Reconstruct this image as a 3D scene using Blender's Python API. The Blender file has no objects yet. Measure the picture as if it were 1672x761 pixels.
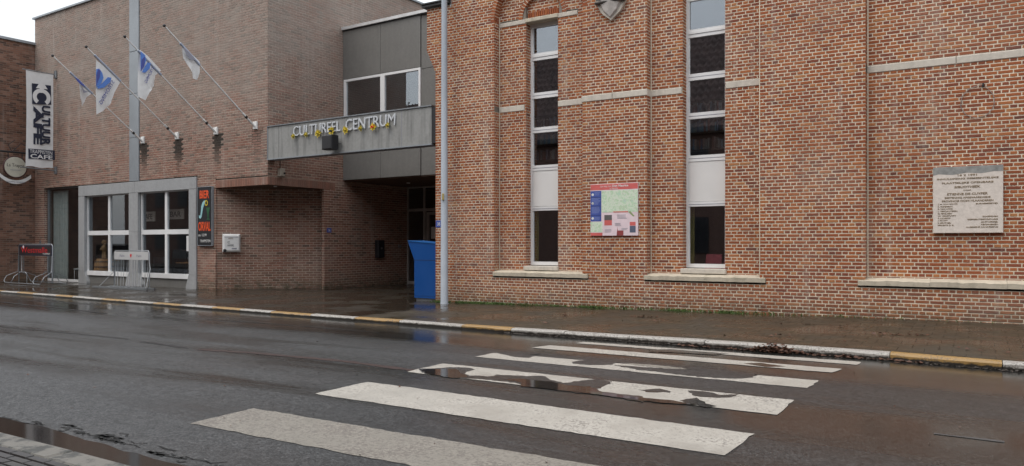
import bpy, bmesh, math, random
import numpy as np
from mathutils import Matrix, Vector, noise
random.seed(7)
RNG = np.random.RandomState(11)
scene = bpy.context.scene
COL = scene.collection
R = math.radians
pi = math.pi

# ------------------------------------------------------------------ camera
FPX, CXP, YHP, EYE = 1240.0, 836.0, 399.0, 1.36
YAW = R(31.7)
cam_d = bpy.data.cameras.new('camera')
cam = bpy.data.objects.new('camera', cam_d); COL.objects.link(cam)
cam.location = (0, 0, EYE); cam.rotation_euler = (R(90), 0, YAW)
cam_d.sensor_width = 36; cam_d.lens = FPX / 1672 * 36
cam_d.shift_y = (YHP - 380.5) / 1672; cam_d.shift_x = 0
cam_d.clip_start = 0.05; cam_d.clip_end = 2000
scene.camera = cam

# ------------------------------------------------------------------ world and sun (overcast)
SUN_EL, SUN_AZ = R(60), R(205)          # azimuth: 0 = +Y, clockwise
w = bpy.data.worlds.new("World"); scene.world = w; w.use_nodes = True
nt = w.node_tree; nt.nodes.clear()
sky = nt.nodes.new('ShaderNodeTexSky'); sky.sky_type = 'NISHITA'; sky.sun_disc = False
sky.sun_elevation = SUN_EL; sky.sun_rotation = SUN_AZ; sky.air_density = 1.5; sky.dust_density = 4
b1 = nt.nodes.new('ShaderNodeBackground'); b1.inputs['Strength'].default_value = 0.05
nt.links.new(sky.outputs[0], b1.inputs[0])
tc = nt.nodes.new('ShaderNodeTexCoord'); sep = nt.nodes.new('ShaderNodeSeparateXYZ')
nt.links.new(tc.outputs['Generated'], sep.inputs[0])
ma = nt.nodes.new('ShaderNodeMath'); ma.operation = 'MULTIPLY_ADD'; ma.use_clamp = False   # cloud layer: (1 + 1.2 sin el)
mx = nt.nodes.new('ShaderNodeMath'); mx.operation = 'MAXIMUM'; mx.inputs[1].default_value = 0
nt.links.new(sep.outputs['Z'], mx.inputs[0]); nt.links.new(mx.outputs[0], ma.inputs[0])
ma.inputs[1].default_value = 1.25; ma.inputs[2].default_value = 0.60
b2 = nt.nodes.new('ShaderNodeBackground'); b2.inputs[0].default_value = (0.97, 0.985, 1.0, 1)
cn = nt.nodes.new('ShaderNodeTexNoise'); cn.inputs['Scale'].default_value = 2.2; cn.inputs['Detail'].default_value = 4
nt.links.new(tc.outputs['Generated'], cn.inputs['Vector'])
cm = nt.nodes.new('ShaderNodeMapRange'); cm.inputs[3].default_value = 0.88; cm.inputs[4].default_value = 1.1
nt.links.new(cn.outputs[0], cm.inputs[0])
mm = nt.nodes.new('ShaderNodeMath'); mm.operation = 'MULTIPLY'
nt.links.new(ma.outputs[0], mm.inputs[0]); nt.links.new(cm.outputs[0], mm.inputs[1])
nt.links.new(mm.outputs[0], b2.inputs['Strength'])
ad = nt.nodes.new('ShaderNodeAddShader'); wo = nt.nodes.new('ShaderNodeOutputWorld')
nt.links.new(b1.outputs[0], ad.inputs[0]); nt.links.new(b2.outputs[0], ad.inputs[1]); nt.links.new(ad.outputs[0], wo.inputs[0])
sd = bpy.data.lights.new('sun', 'SUN'); sd.energy = 0.75; sd.angle = R(30); sd.color = (1.0, 0.95, 0.88)
so = bpy.data.objects.new('sun', sd); COL.objects.link(so)
sdir = Vector((math.sin(SUN_AZ) * math.cos(SUN_EL), math.cos(SUN_AZ) * math.cos(SUN_EL), math.sin(SUN_EL)))
so.rotation_euler = sdir.to_track_quat('Z', 'Y').to_euler(); so.location = (0, -10, 30)
scene.view_settings.view_transform = 'Standard'; scene.view_settings.look = 'None'
scene.view_settings.exposure = 0.08; scene.view_settings.gamma = 1.0
try: scene.view_settings.use_curve_mapping = False
except Exception: pass
scene.cycles.max_bounces = 8
scene.cycles.transparent_max_bounces = 12

# ------------------------------------------------------------------ frames
PHI = R(-1.65)
LX = Vector((math.cos(PHI), math.sin(PHI), 0)); LY = Vector((-math.sin(PHI), math.cos(PHI), 0))
LO = Vector((-17.04, 14.54, 0)); UP = Vector((0, 0, 1))
def fr(o, xd, up=UP, out=None):
    xd = Vector(xd).normalized(); up = Vector(up).normalized()
    out = Vector(out) if out is not None else xd.cross(up)
    M = Matrix((xd, up, out)).transposed().to_4x4(); M.translation = Vector(o)
    return M                                        # local (along, up, outwards)
def L(a, b, z=0.0): return LO + LX * a + LY * b + UP * z
def FR(Y, X0=0.0, z0=0.0): return fr((X0, Y, z0), (1, 0, 0))                # street face, world frame
def FL(b=0.0, a0=0.0, z0=0.0): return fr(L(a0, b, z0), LX)                   # street face, left building
def FLS(a=0.0, b0=0.0, z0=0.0): return fr(L(a, b0, z0), LY)                  # faces +a, along b
def FLN(a=0.0, b0=0.0, z0=0.0): return fr(L(a, b0, z0), -LY)                 # faces -a
FRS = lambda X, Y0=0.0: fr((X, Y0, 0), (0, 1, 0))
FRN = lambda X, Y0=0.0: fr((X, Y0, 0), (0, -1, 0))
WL = Matrix.Translation(LO) @ Matrix.Rotation(PHI, 4, 'Z')                   # local (a, b, z)
ID = Matrix.Identity(4)
def kerbY(X):                                                                # line of the far kerb
    return float(np.interp(X, [-90, -24.4, -15.3, -9.8, -6.4, -4.4, -2.1, -.95, .3, 30], [12.9, 11.02, 10.60, 10.43, 10.29, 10.33, 10.36, 10.34, 10.20, 9.6]))
def zk(X): return min(0.03, max(0.0, (X + 10.5) * 0.004))
def zp(X, Y=None):                                                           # far pavement level: low at the kerb, rising to the wall
    zw = min(0.105, max(0.0, (X + 10.5) * 0.0105))
    if Y is None: return zw
    t = min(1, max(0, (Y - 10.35) / 3.9)); return zk(X) * (1 - t) + zw * t

# ------------------------------------------------------------------ mesh builder
class MB:
    def __init__(s, M=None): s.v = []; s.f = []; s.M = M or ID; s.sm = []
    def add(s, vs, fs, smooth=False):
        n = len(s.v); s.v += [s.M @ Vector(p) for p in vs]
        s.f += [tuple(n + i for i in f) for f in fs]; s.sm += [smooth] * len(fs); return s
    def box(s, x0, x1, y0, y1, z0, z1):
        vs = [(x0, y0, z0), (x1, y0, z0), (x1, y1, z0), (x0, y1, z0), (x0, y0, z1), (x1, y0, z1), (x1, y1, z1), (x0, y1, z1)]
        return s.add(vs, [(0, 3, 2, 1), (4, 5, 6, 7), (0, 1, 5, 4), (1, 2, 6, 5), (2, 3, 7, 6), (3, 0, 4, 7)])
    def bbox(s, x0, x1, y0, y1, z0, z1, c=0.01):
        """box with chamfered front (z1) rim"""
        vs = [(x0, y0, z0), (x1, y0, z0), (x1, y1, z0), (x0, y1, z0), (x0, y0, z1 - c), (x1, y0, z1 - c), (x1, y1, z1 - c), (x0, y1, z1 - c),
              (x0 + c, y0 + c, z1), (x1 - c, y0 + c, z1), (x1 - c, y1 - c, z1), (x0 + c, y1 - c, z1)]
        return s.add(vs, [(0, 3, 2, 1), (0, 1, 5, 4), (1, 2, 6, 5), (2, 3, 7, 6), (3, 0, 4, 7), (8, 9, 10, 11), (4, 5, 9, 8), (5, 6, 10, 9), (6, 7, 11, 10), (7, 4, 8, 11)])
    def prism(s, pts, z0, z1):
        n = len(pts)
        vs = [(p[0], p[1], z0) for p in pts] + [(p[0], p[1], z1) for p in pts]
        area = sum(pts[i][0] * pts[(i + 1) % n][1] - pts[(i + 1) % n][0] * pts[i][1] for i in range(n))
        fs = [tuple(reversed(range(n))), tuple(range(n, 2 * n))] + [(i, (i + 1) % n, n + (i + 1) % n, n + i) for i in range(n)]
        if area < 0: fs = [tuple(reversed(f)) for f in fs]
        return s.add(vs, fs)
    def tube(s, pts, r, n=8, caps=True, r2=None):
        pts = [Vector(p) for p in pts]; m = len(pts)
        t0 = (pts[1] - pts[0]).normalized()
        up = Vector((0, 0, 1)) if abs(t0.z) < .9 else Vector((1, 0, 0))
        nrm = t0.cross(up).normalized(); vs = []
        for i, p in enumerate(pts):
            t = (pts[min(i + 1, m - 1)] - pts[max(i - 1, 0)]).normalized()
            nrm = (nrm - t * nrm.dot(t)).normalized(); bn = t.cross(nrm)
            rr = r if r2 is None else r + (r2 - r) * i / (m - 1)
            for k in range(n):
                a = 2 * pi * k / n; vs.append(p + nrm * math.cos(a) * rr + bn * math.sin(a) * rr)
        fs = [(i * n + k, i * n + (k + 1) % n, (i + 1) * n + (k + 1) % n, (i + 1) * n + k) for i in range(m - 1) for k in range(n)]
        s.add(vs, fs, True)
        if caps:
            s.add(vs[:n], [tuple(reversed(range(n)))]); s.add(vs[-n:], [tuple(range(n))])
        return s
    def lathe(s, prof, n=20, c=(0, 0, 0)):
        vs = []; fs = []
        for (r_, z_) in prof:
            for k in range(n):
                a = 2 * pi * k / n; vs.append((c[0] + r_ * math.cos(a), c[1] + r_ * math.sin(a), c[2] + z_))
        for i in range(len(prof) - 1):
            for k in range(n): fs.append((i * n + k, i * n + (k + 1) % n, (i + 1) * n + (k + 1) % n, (i + 1) * n + k))
        s.add(vs, fs, True)
        s.add(vs[:n], [tuple(reversed(range(n)))]); s.add(vs[-n:], [tuple(range(n))]); return s
    def ball(s, c, r, n=10, sx=1, sy=1, sz=1):
        prof = [(max(1e-4, math.sin(pi * i / n)), -math.cos(pi * i / n)) for i in range(n + 1)]
        vs = []; fs = []; m = n + 2
        for (q, z_) in prof:
            for k in range(m):
                a = 2 * pi * k / m; vs.append((c[0] + r * sx * q * math.cos(a), c[1] + r * sy * q * math.sin(a), c[2] + r * sz * z_))
        for i in range(n):
            for k in range(m): fs.append((i * m + k, i * m + (k + 1) % m, (i + 1) * m + (k + 1) % m, (i + 1) * m + k))
        return s.add(vs, fs, True)
    def build(s, name, mat, parent=None):
        me = bpy.data.meshes.new(name)
        vs = s.v
        if parent is not None:
            inv = WM[parent.name].inverted(); vs = [inv @ v for v in vs]
        me.from_pydata([tuple(v) for v in vs], [], s.f); me.update()
        if any(s.sm): me.polygons.foreach_set('use_smooth', s.sm)
        me.materials.append(mat)
        o = bpy.data.objects.new(name, me); COL.objects.link(o)
        if parent is not None: o.parent = parent; WM[o.name] = WM[parent.name]
        else: WM[o.name] = ID
        return o
WM = {}
def thing(name, label, cat, loc, rotz=0.0, group=None):
    o = bpy.data.objects.new(name, None); COL.objects.link(o); o.empty_display_size = .2
    o.location = loc; o.rotation_euler = (0, 0, rotz)
    WM[o.name] = Matrix.Translation(Vector(loc)) @ Matrix.Rotation(rotz, 4, 'Z')
    return tag(o, label, cat, group)
def tag(o, label=None, cat=None, group=None, kind=None):
    if label: o['label'] = label
    if cat: o['category'] = cat
    if group: o['group'] = group
    if kind: o['kind'] = kind
    return o

# ------------------------------------------------------------------ materials
MATS = {}
class NB:
    def __init__(s, name):
        s.m = bpy.data.materials.new(name); s.m.use_nodes = True; s.t = s.m.node_tree; s.t.nodes.clear()
        s.out = s.t.nodes.new('ShaderNodeOutputMaterial'); s.p = s.t.nodes.new('ShaderNodeBsdfPrincipled')
        s.t.links.new(s.p.outputs[0], s.out.inputs[0]); MATS[name] = s.m
        s.tc = s.t.nodes.new('ShaderNodeTexCoord'); s.geo = s.t.nodes.new('ShaderNodeNewGeometry')
    def n(s, typ, **kw):
        x = s.t.nodes.new(typ)
        for k, v in kw.items(): setattr(x, k, v)
        return x
    def l(s, a, b): s.t.links.new(a, b)
    def noise(s, scale, detail=4, rough=.55, vec=None, stretch=None, dist=0):
        x = s.n('ShaderNodeTexNoise'); x.inputs['Scale'].default_value = scale; x.inputs['Detail'].default_value = detail
        x.inputs['Roughness'].default_value = rough; x.inputs['Distortion'].default_value = dist
        v = vec or s.geo.outputs['Position']
        if stretch:
            mp = s.n('ShaderNodeMapping'); mp.inputs['Scale'].default_value = stretch; s.l(v, mp.inputs[0]); v = mp.outputs[0]
        s.l(v, x.inputs['Vector']); return x.outputs[0]
    def ramp(s, fac, stops):
        x = s.n('ShaderNodeValToRGB'); e = x.color_ramp.elements
        while len(e) < len(stops): e.new(.5)
        for i, (p, c) in enumerate(stops):
            e[i].position = p; e[i].color = (c[0], c[1], c[2], 1) if hasattr(c, '__len__') else (c, c, c, 1)
        s.l(fac, x.inputs[0]); return x.outputs[0]
    def rng(s, fac, a, b, c, d):
        x = s.n('ShaderNodeMapRange'); s.l(fac, x.inputs[0])
        for i, v in enumerate((a, b, c, d)): x.inputs[i + 1].default_value = v
        return x.outputs[0]
    def mix(s, fac, a, b, mode='MIX'):
        x = s.n('ShaderNodeMix', data_type='RGBA', blend_type=mode)
        for sock, v in ((x.inputs[0], fac), (x.inputs[6], a), (x.inputs[7], b)):
            if isinstance(v, (int, float)): sock.default_value = v
            elif isinstance(v, (tuple, list)): sock.default_value = (v[0], v[1], v[2], 1)
            else: s.l(v, sock)
        return x.outputs[2]
    def math(s, op, a, b=0.0, clamp=False):
        x = s.n('ShaderNodeMath', operation=op, use_clamp=clamp)
        for sock, v in ((x.inputs[0], a), (x.inputs[1], b)):
            if isinstance(v, (int, float)): sock.default_value = v
            else: s.l(v, sock)
        return x.outputs[0]
    def attr(s, name):
        x = s.n('ShaderNodeAttribute'); x.attribute_name = name; return x.outputs['Fac']
    def bump(s, h, strength=.3, dist=.01):
        x = s.n('ShaderNodeBump'); x.inputs['Strength'].default_value = strength; x.inputs['Distance'].default_value = dist
        s.l(h, x.inputs['Height']); s.l(x.outputs[0], s.p.inputs['Normal'])
    def set(s, col=None, rough=None, metal=None, spec=None):
        for k, v in (('Base Color', col), ('Roughness', rough), ('Metallic', metal), ('Specular IOR Level', spec)):
            if v is None: continue
            if isinstance(v, (int, float)): s.p.inputs[k].default_value = v
            elif isinstance(v, (tuple, list)): s.p.inputs[k].default_value = (v[0], v[1], v[2], 1)
            else: s.l(v, s.p.inputs[k])
        return s.m
def plain(name, col, rough=.6, metal=0.0, var=.12, scale=6, bump=0.0, dirt=0.0):
    b = NB(name); nz = b.noise(scale, 5); nz2 = b.noise(scale * .17, 3)
    c = b.mix(1.0, col, b.ramp(nz, [(.25, 1 - var), (.75, 1 + var)]), 'MULTIPLY')
    if dirt: c = b.mix(b.rng(nz2, .45, .75, 0, dirt), c, tuple(x * .45 for x in col))
    b.set(c, b.rng(nz, .2, .8, max(.02, rough - .08), min(1, rough + .1)), metal)
    if bump: b.bump(nz, bump, .01)
    return b.m

def brick_mat(name, stops, weather, moss=True, fade=None, grey=None):
    b = NB(name)
    base = b.ramp(b.attr('tone'), stops)
    n1 = b.noise(38, 5, .65); n2 = b.noise(.55, 4, .6); n3 = b.noise(160, 3)
    c = b.mix(1.0, base, b.ramp(n1, [(.25, .8), (.5, 1.0), (.78, 1.2)]), 'MULTIPLY')
    sp = b.n('ShaderNodeSeparateXYZ'); b.l(b.geo.outputs['Position'], sp.inputs[0])
    z = sp.outputs['Z']
    c = b.mix(b.math('MULTIPLY', b.rng(n2, .5, .72, 0, 1), weather), c, (.42, .35, .30))
    if fade:                                   # lime bloom and lichen, thicker towards the parapet
        n4 = b.noise(1.1, 5, .6, stretch=(1, 1, 1.6))
        h = b.math('ADD', b.rng(z, fade[0], fade[1], 0, .75), b.rng(n4, .3, .7, -.28, .28), True)
        c = b.mix(b.math('MULTIPLY', h, fade[2]), c, grey)
    n6 = b.noise(1.0, 5, .65, stretch=(3.2, 3.2, .22)); n7 = b.noise(2.1, 5, .7, stretch=(1, 1, .6))
    c = b.mix(b.rng(n6, .58, .72, 0, .42), c, (.44, .39, .35)); c = b.mix(b.rng(n7, .58, .76, 0, .3), c, (.14, .08, .055))
    c = b.mix(b.math('MULTIPLY', b.rng(z, .55, .75, 1, 0), b.rng(n7, .35, .6, .05, .38)), c, (.22, .15, .11))
    n5 = b.noise(7, 5, .7)
    low = b.math('MULTIPLY', b.rng(z, .04, .42, 1, 0), b.rng(n5, .36, .62, 0, 1), True)
    c = b.mix(b.math('MULTIPLY', low, .75), c, (.055, .06, .035) if moss else (.09, .075, .06))
    c = b.mix(b.attr('stain'), c, (.022, .02, .016))
    b.set(c, b.rng(n1, .2, .8, .75, .95)); b.p.inputs['Specular IOR Level'].default_value = .3
    b.bump(b.math('ADD', n1, b.math('MULTIPLY', n3, .5)), .5, .006)
    return b.m
M_BR = brick_mat('old_red_brick', [(0, (.15, .058, .042)), (.03, (.22, .068, .040)), (.3, (.27, .080, .034)), (.6, (.325, .098, .038)), (.9, (.39, .135, .050)), (1, (.42, .19, .08))], .2)
M_BL = brick_mat('brown_pink_brick', [(0, (.13, .085, .065)), (.15, (.21, .12, .09)), (.5, (.245, .122, .088)), (.8, (.29, .148, .108)), (1, (.30, .195, .15))], .2, fade=(3.0, 7.2, .78), grey=(.30, .27, .24))
M_BN = brick_mat('dark_brown_brick', [(0, (.08, .05, .04)), (.3, (.16, .085, .06)), (.7, (.22, .11, .075)), (1, (.26, .15, .11))], .1)
def mortar_mat(name, col, fade=None):
    b = NB(name); n1 = b.noise(30, 5, .7); n2 = b.noise(.8, 4)
    c = b.mix(1.0, col, b.ramp(n1, [(.2, .72), (.8, 1.2)]), 'MULTIPLY')
    c = b.mix(b.rng(n2, .42, .7, 0, .6), c, tuple(x * .5 for x in col)); c = b.mix(b.rng(b.noise(9, 4, .7), .55, .7, 0, .5), c, tuple(x * .5 for x in col))
    sp = b.n('ShaderNodeSeparateXYZ'); b.l(b.geo.outputs['Position'], sp.inputs[0])
    if fade: c = b.mix(b.rng(sp.outputs['Z'], 3.2, 8, 0, .4), c, (.26, .25, .24))
    c = b.mix(b.math('MULTIPLY', b.rng(sp.outputs['Z'], .05, .4, 1, 0), b.rng(b.noise(6, 4), .38, .6, 0, .75)), c, (.07, .065, .04))
    c = b.mix(b.attr('stain'), c, (.03, .028, .022))
    b.set(c, .92); b.bump(n1, .6, .008); return b.m
M_MR = mortar_mat('lime_mortar', (.76, .67, .53))
M_ML = mortar_mat('grey_mortar', (.54, .45, .37), True)
M_MN = mortar_mat('dark_mortar', (.26, .2, .16))

def concrete(name, col, dark=.55, streak=.5, rough=.75, mossy=0.0):
    b = NB(name); n1 = b.noise(14, 6, .65); n2 = b.noise(1.1, 4, .6); n3 = b.noise(3.0, 4, .6, stretch=(2.4, 2.4, .25))
    c = b.mix(1.0, col, b.ramp(n1, [(.25, .85), (.75, 1.13)]), 'MULTIPLY')
    c = b.mix(b.rng(n3, .48, .72, 0, streak), c, tuple(x * dark for x in col))
    c = b.mix(b.rng(n2, .52, .75, 0, .35), c, tuple(min(1, x * 1.28) for x in col))
    if mossy: c = b.mix(b.rng(b.noise(5, 5, .7), .52, .68, 0, mossy), c, (.13, .12, .06))
    b.set(c, b.rng(n1, .2, .8, rough - .12, rough + .1)); b.bump(n1, .25, .006); return b.m
M_STONE = concrete('cream_stone', (.54, .48, .38), .6, .45, .85, .30)
M_STONE2 = concrete('grey_stone', (.58, .53, .46), .6, .4, .85)
M_CONC = concrete('grey_concrete', (.33, .335, .34), .68, .3)
M_PANEL = concrete('dark_fibre_cement', (.165, .16, .15), .72, .35, .6)
M_SIGNP = concrete('weathered_metal_panel', (.28, .28, .27), .5, .75, .5)
M_PLAQ = concrete('pale_marble', (.70, .63, .57), .85, .1, .5)
M_WHITE = plain('white_window_frame', (.78, .78, .78), .45, 0, .06, 3, 0, .25)
M_WPANEL = plain('white_infill_panel', (.76, .75, .74), .5, 0, .04, 2, 0, .1)
M_GALV = plain('galvanised_steel', (.27, .285, .30), .42, .7, .15, 12)
M_ZINC = plain('zinc_cladding', (.30, .325, .35), .5, .25, .1, 3, 0, .3)
M_POLEG = plain('grey_painted_steel', (.34, .375, .42), .42, .0, .07, 3, 0, .25)
M_DARK = plain('dark_metal', (.02, .02, .022), .5)
M_BLACK = plain('black_plastic', (.012, .012, .015), .45)
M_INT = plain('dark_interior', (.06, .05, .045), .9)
M_INTW = plain('interior_plaster', (.22, .19, .16), .9)
M_BLUE = plain('blue_powder_coat', (.004, .065, .26), .38, 0, .06, 2, 0, .12)
M_WOOD = plain('oak_wood', (.36, .19, .07), .55, 0, .25, 14)
M_WCLOTH = plain('white_cloth', (.70, .70, .70), .85, 0, .06, 8)
M_WPAINT = plain('white_enamel', (.72, .72, .71), .4, 0, .05, 5, 0, .15)
M_LET = plain('white_letters', (.56, .58, .61), .35, 0, .02)
M_NAVY = plain('navy_print', (.018, .022, .045), .8)
M_RED = plain('red_print', (.55, .015, .02), .5)
M_ORANGE = plain('orange_enamel', (.75, .09, .02), .4)
M_SALMON = plain('salmon_print', (.62, .13, .12), .5)
M_PINK = plain('pale_pink_print', (.78, .64, .68), .5)
M_BLUEP = plain('blue_print', (.055, .09, .34), .5)
M_BLUEF = plain('flag_blue', (.10, .22, .60), .8)
M_PURPF = plain('flag_violet', (.07, .09, .32), .8)
M_CYAN = plain('pale_cyan_enamel', (.30, .55, .58), .4)
M_YEL = plain('yellow_enamel', (.55, .42, .03), .5)
M_GREEN = plain('dark_green_enamel', (.02, .10, .04), .4)
M_GREYP = plain('grey_print', (.25, .25, .3), .6)
M_BRONZE = plain('dull_gold_lettering', (.23, .165, .10), .5)
M_LEAF = plain('dead_leaves', (.085, .035, .018), .6, 0, .5, 25)
M_GRASS = plain('weed_green', (.07, .12, .025), .7, 0, .4, 20)
M_MAROON = plain('maroon_fabric', (.40, .06, .085), .6, 0, .15, 20)
M_COPING = plain('pale_coping', (.62, .62, .62), .5, .2)
M_SOFFIT = plain('brown_soffit', (.10, .055, .035), .8, 0, .15, 2)

b = NB('map_print'); nA = b.noise(9, 6, .7); nB = b.noise(22, 4)
cc = b.ramp(nA, [(.3, (.55, .66, .68)), (.42, (.50, .70, .46)), (.5, (.74, .78, .68)), (.58, (.46, .66, .42)), (.72, (.76, .64, .62))])
cc = b.mix(b.rng(nB, .6, .68, 0, .5), cc, (.45, .35, .35)); b.set(cc, .5); M_MAP = b.m

def glass_mat(name, tint=.45, refl=.24):
    b = NB(name); t = b.t; t.nodes.remove(b.p)
    tr = b.n('ShaderNodeBsdfTransparent'); tr.inputs[0].default_value = (tint, tint * 1.02, tint * 1.03, 1)
    gl = b.n('ShaderNodeBsdfGlossy'); gl.inputs['Roughness'].default_value = .008; gl.inputs[0].default_value = (.88, .93, 1, 1)
    dp = b.n('ShaderNodeVectorMath', operation='DOT_PRODUCT'); b.l(b.geo.outputs['Normal'], dp.inputs[0]); b.l(b.geo.outputs['Incoming'], dp.inputs[1])
    sch = b.math('POWER', b.math('SUBTRACT', 1.0, b.math('ABSOLUTE', dp.outputs['Value'])), 5.0)
    f2 = b.math('ADD', b.math('MULTIPLY', sch, .8), refl, True)
    mxs = b.n('ShaderNodeMixShader'); b.l(f2, mxs.inputs[0]); b.l(tr.outputs[0], mxs.inputs[1]); b.l(gl.outputs[0], mxs.inputs[2])
    bp = b.n('ShaderNodeBump'); bp.inputs['Strength'].default_value = .05; bp.inputs['Distance'].default_value = .01
    b.l(b.noise(1.1, 2), bp.inputs['Height']); b.l(bp.outputs[0], gl.inputs['Normal'])
    b.l(mxs.outputs[0], b.out.inputs[0]); return b.m
M_GLASS = glass_mat('window_glass', .86, .17)
M_GLASS2 = glass_mat('cafe_glass', .88, .095)

# wet asphalt
def asphalt():
    b = NB('wet_asphalt')
    spk = b.noise(62, 4, .8); grit = b.noise(210, 3, .8)
    lane = b.noise(.55, 5, .65, stretch=(.22, 1.6, 1), dist=.5)
    pat = b.noise(.35, 5, .6, stretch=(.5, 1.0, 1)); br = b.noise(.9, 5, .65, stretch=(.4, 1.2, 1))
    sp = b.n('ShaderNodeSeparateXYZ'); b.l(b.geo.outputs['Position'], sp.inputs[0])
    yy = b.math('ADD', sp.outputs['Y'], b.math('MULTIPLY', b.math('SUBTRACT', lane, .5), 1.6))
    # lanes worn differently by the traffic: open coarse bands are rougher, smooth bands by the kerb shine
    tt = b.rng(yy, 3.0, 10.5, 0, 1)
    coarse = b.ramp(tt, [(0, .75), (.08, 1), (.22, .55), (.36, .75), (.47, .40), (.55, .62), (.64, 1.0), (.72, .75), (.78, .12), (1, .05)])
    coarse = b.math('ADD', coarse, b.math('ADD', b.rng(lane, .36, .64, -.34, .30), b.rng(br, .35, .65, .16, -.16)), True)
    coarse = b.math('MULTIPLY', coarse, b.rng(sp.outputs['X'], -9, 1, 1.0, .5))
    c = b.ramp(pat, [(.3, (.012, .0125, .0115)), (.55, (.019, .0195, .018)), (.75, (.026, .0265, .025))])
    c = b.mix(b.rng(br, .46, .74, 0, .5), c, (.033, .027, .024))
    c = b.mix(b.math('MULTIPLY', coarse, .5), c, (.066, .068, .072))  # sky sheen of the coarse bands painted into the colour as blue grey
    c = b.mix(1.0, c, b.ramp(spk, [(.28, .3), (.5, .9), (.60, 1.8), (.72, 3.4)]), 'MULTIPLY')
    mot = b.noise(24, 4, .75)
    c = b.mix(1.0, c, b.ramp(mot, [(.3, .55), (.5, 1.0), (.7, 1.6)]), 'MULTIPLY')
    sg = b.math('MULTIPLY', b.rng(spk, .35, .65, .35, 1.5), b.rng(mot, .35, .65, .6, 1.35))
    b.set(c, b.rng(coarse, 0, 1, .13, .52), None, b.mix(coarse, (.34, .34, .34), b.math('MULTIPLY', sg, .48)))
    h = b.math('ADD', b.math('MULTIPLY', spk, .75), b.math('MULTIPLY', grit, .25))
    bp = b.n('ShaderNodeBump'); b.l(b.rng(coarse, .1, 1, .05, 1.0), bp.inputs['Strength']); bp.inputs['Distance'].default_value = .010
    b.l(h, bp.inputs['Height']); b.l(bp.outputs[0], b.p.inputs['Normal'])
    return b.m
M_ASPH = asphalt()
def paintmat(name, col, worn=.5, rough=.5, foot=False):
    b = NB(name); n1 = b.noise(42, 6, .8); n2 = b.noise(1.6, 6, .75); n3 = b.noise(110, 3, .7)
    c = b.mix(1.0, col, b.ramp(n2, [(.3, .70), (.7, 1.12)]), 'MULTIPLY')
    th = b.math('ADD', n1, b.math('MULTIPLY', n2, .5))
    c = b.mix(b.rng(th, .93 - .2 * worn, 1.02 - .2 * worn, 0, .75), c, (.10, .085, .075))
    c = b.mix(b.rng(n3, .6, .75, 0, .45), c, (.16, .14, .12))
    if foot:
        sp = b.n('ShaderNodeSeparateXYZ'); b.l(b.geo.outputs['Position'], sp.inputs[0])
        hz = b.math('ADD', sp.outputs['Z'], b.math('MULTIPLY', b.math('SUBTRACT', b.noise(9, 5, .7), .5), .07))
        c = b.mix(b.rng(hz, -.030, -.014, 1, 0), c, (.022, .018, .014))
    b.set(c, b.rng(n2, .3, .7, rough - .15, rough + .2)); c = b.mix(b.rng(b.noise(300, 2, .8), .62, .7, 0, .6), c, (.08, .075, .07)); b.set(c); b.bump(n3, .5, .004); return b.m
M_STRIPE = paintmat('worn_road_paint', (.42, .395, .35), .75)
M_STRIPE2 = paintmat('dirty_road_paint', (.25, .23, .195), 1.0, .55)
M_KW = paintmat('white_kerb_paint', (.44, .42, .385), .95, .5, True)
M_KY = paintmat('yellow_kerb_paint', (.38, .23, .075), .85, .5, True)
M_KG = paintmat('bare_kerb_concrete', (.30, .285, .26), .7, .5)
def paver(name, col, wet=.35, bs=.22):
    b = NB(name); n1 = b.noise(45, 5, .7); n2 = b.noise(.8, 4, .6); n3 = b.noise(3.5, 4, .6)
    oi = b.attr('tone')
    c = b.mix(1.0, col, b.ramp(n1, [(.25, .7), (.75, 1.3)]), 'MULTIPLY')
    c = b.mix(1.0, c, b.ramp(oi, [(0, .9), (1, 1.1)]), 'MULTIPLY')
    c = b.mix(b.rng(n2, .45, .7, 0, .5), c, tuple(x * .6 for x in col))
    c = b.mix(b.rng(n3, .55, .75, 0, .3), c, (.05, .05, .02))
    b.set(c, b.rng(n2, .38, .62, wet + .28, wet - .18), None, .5); b.bump(n1, bs, .003); return b.m
M_PAV = paver('wet_concrete_tile', (.044, .034, .021), .30)
M_PAVL = paver('wet_dark_tile', (.032, .025, .018), .20, .08)
M_NPAV = paver('near_brick_paver', (.035, .031, .030), .45)
M_JOINT = plain('sandy_joint', (.040, .033, .024), .4)
M_GROUND = plain('earth', (.08, .075, .06), .9)
def water():
    b = NB('puddle_water'); nz = b.noise(5, 2)
    b.set((.022, .019, .017), .07, None, .5); b.p.inputs['IOR'].default_value = 1.33
    b.bump(nz, .05, .004); return b.m
M_WATER = water()
M_SEAM = plain('dark_seam', (.008, .006, .006), .7, 0, .3, 9)
M_SEAMR = plain('rusty_seam', (.030, .012, .009), .7, 0, .3, 9)
b = NB('dark_roof_tile'); b.set(b.mix(1.0, (.075, .045, .038), b.ramp(b.noise(2.2, 5), [(.25, .6), (.75, 1.4)]), 'MULTIPLY'), .75); M_TILE = b.m

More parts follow.
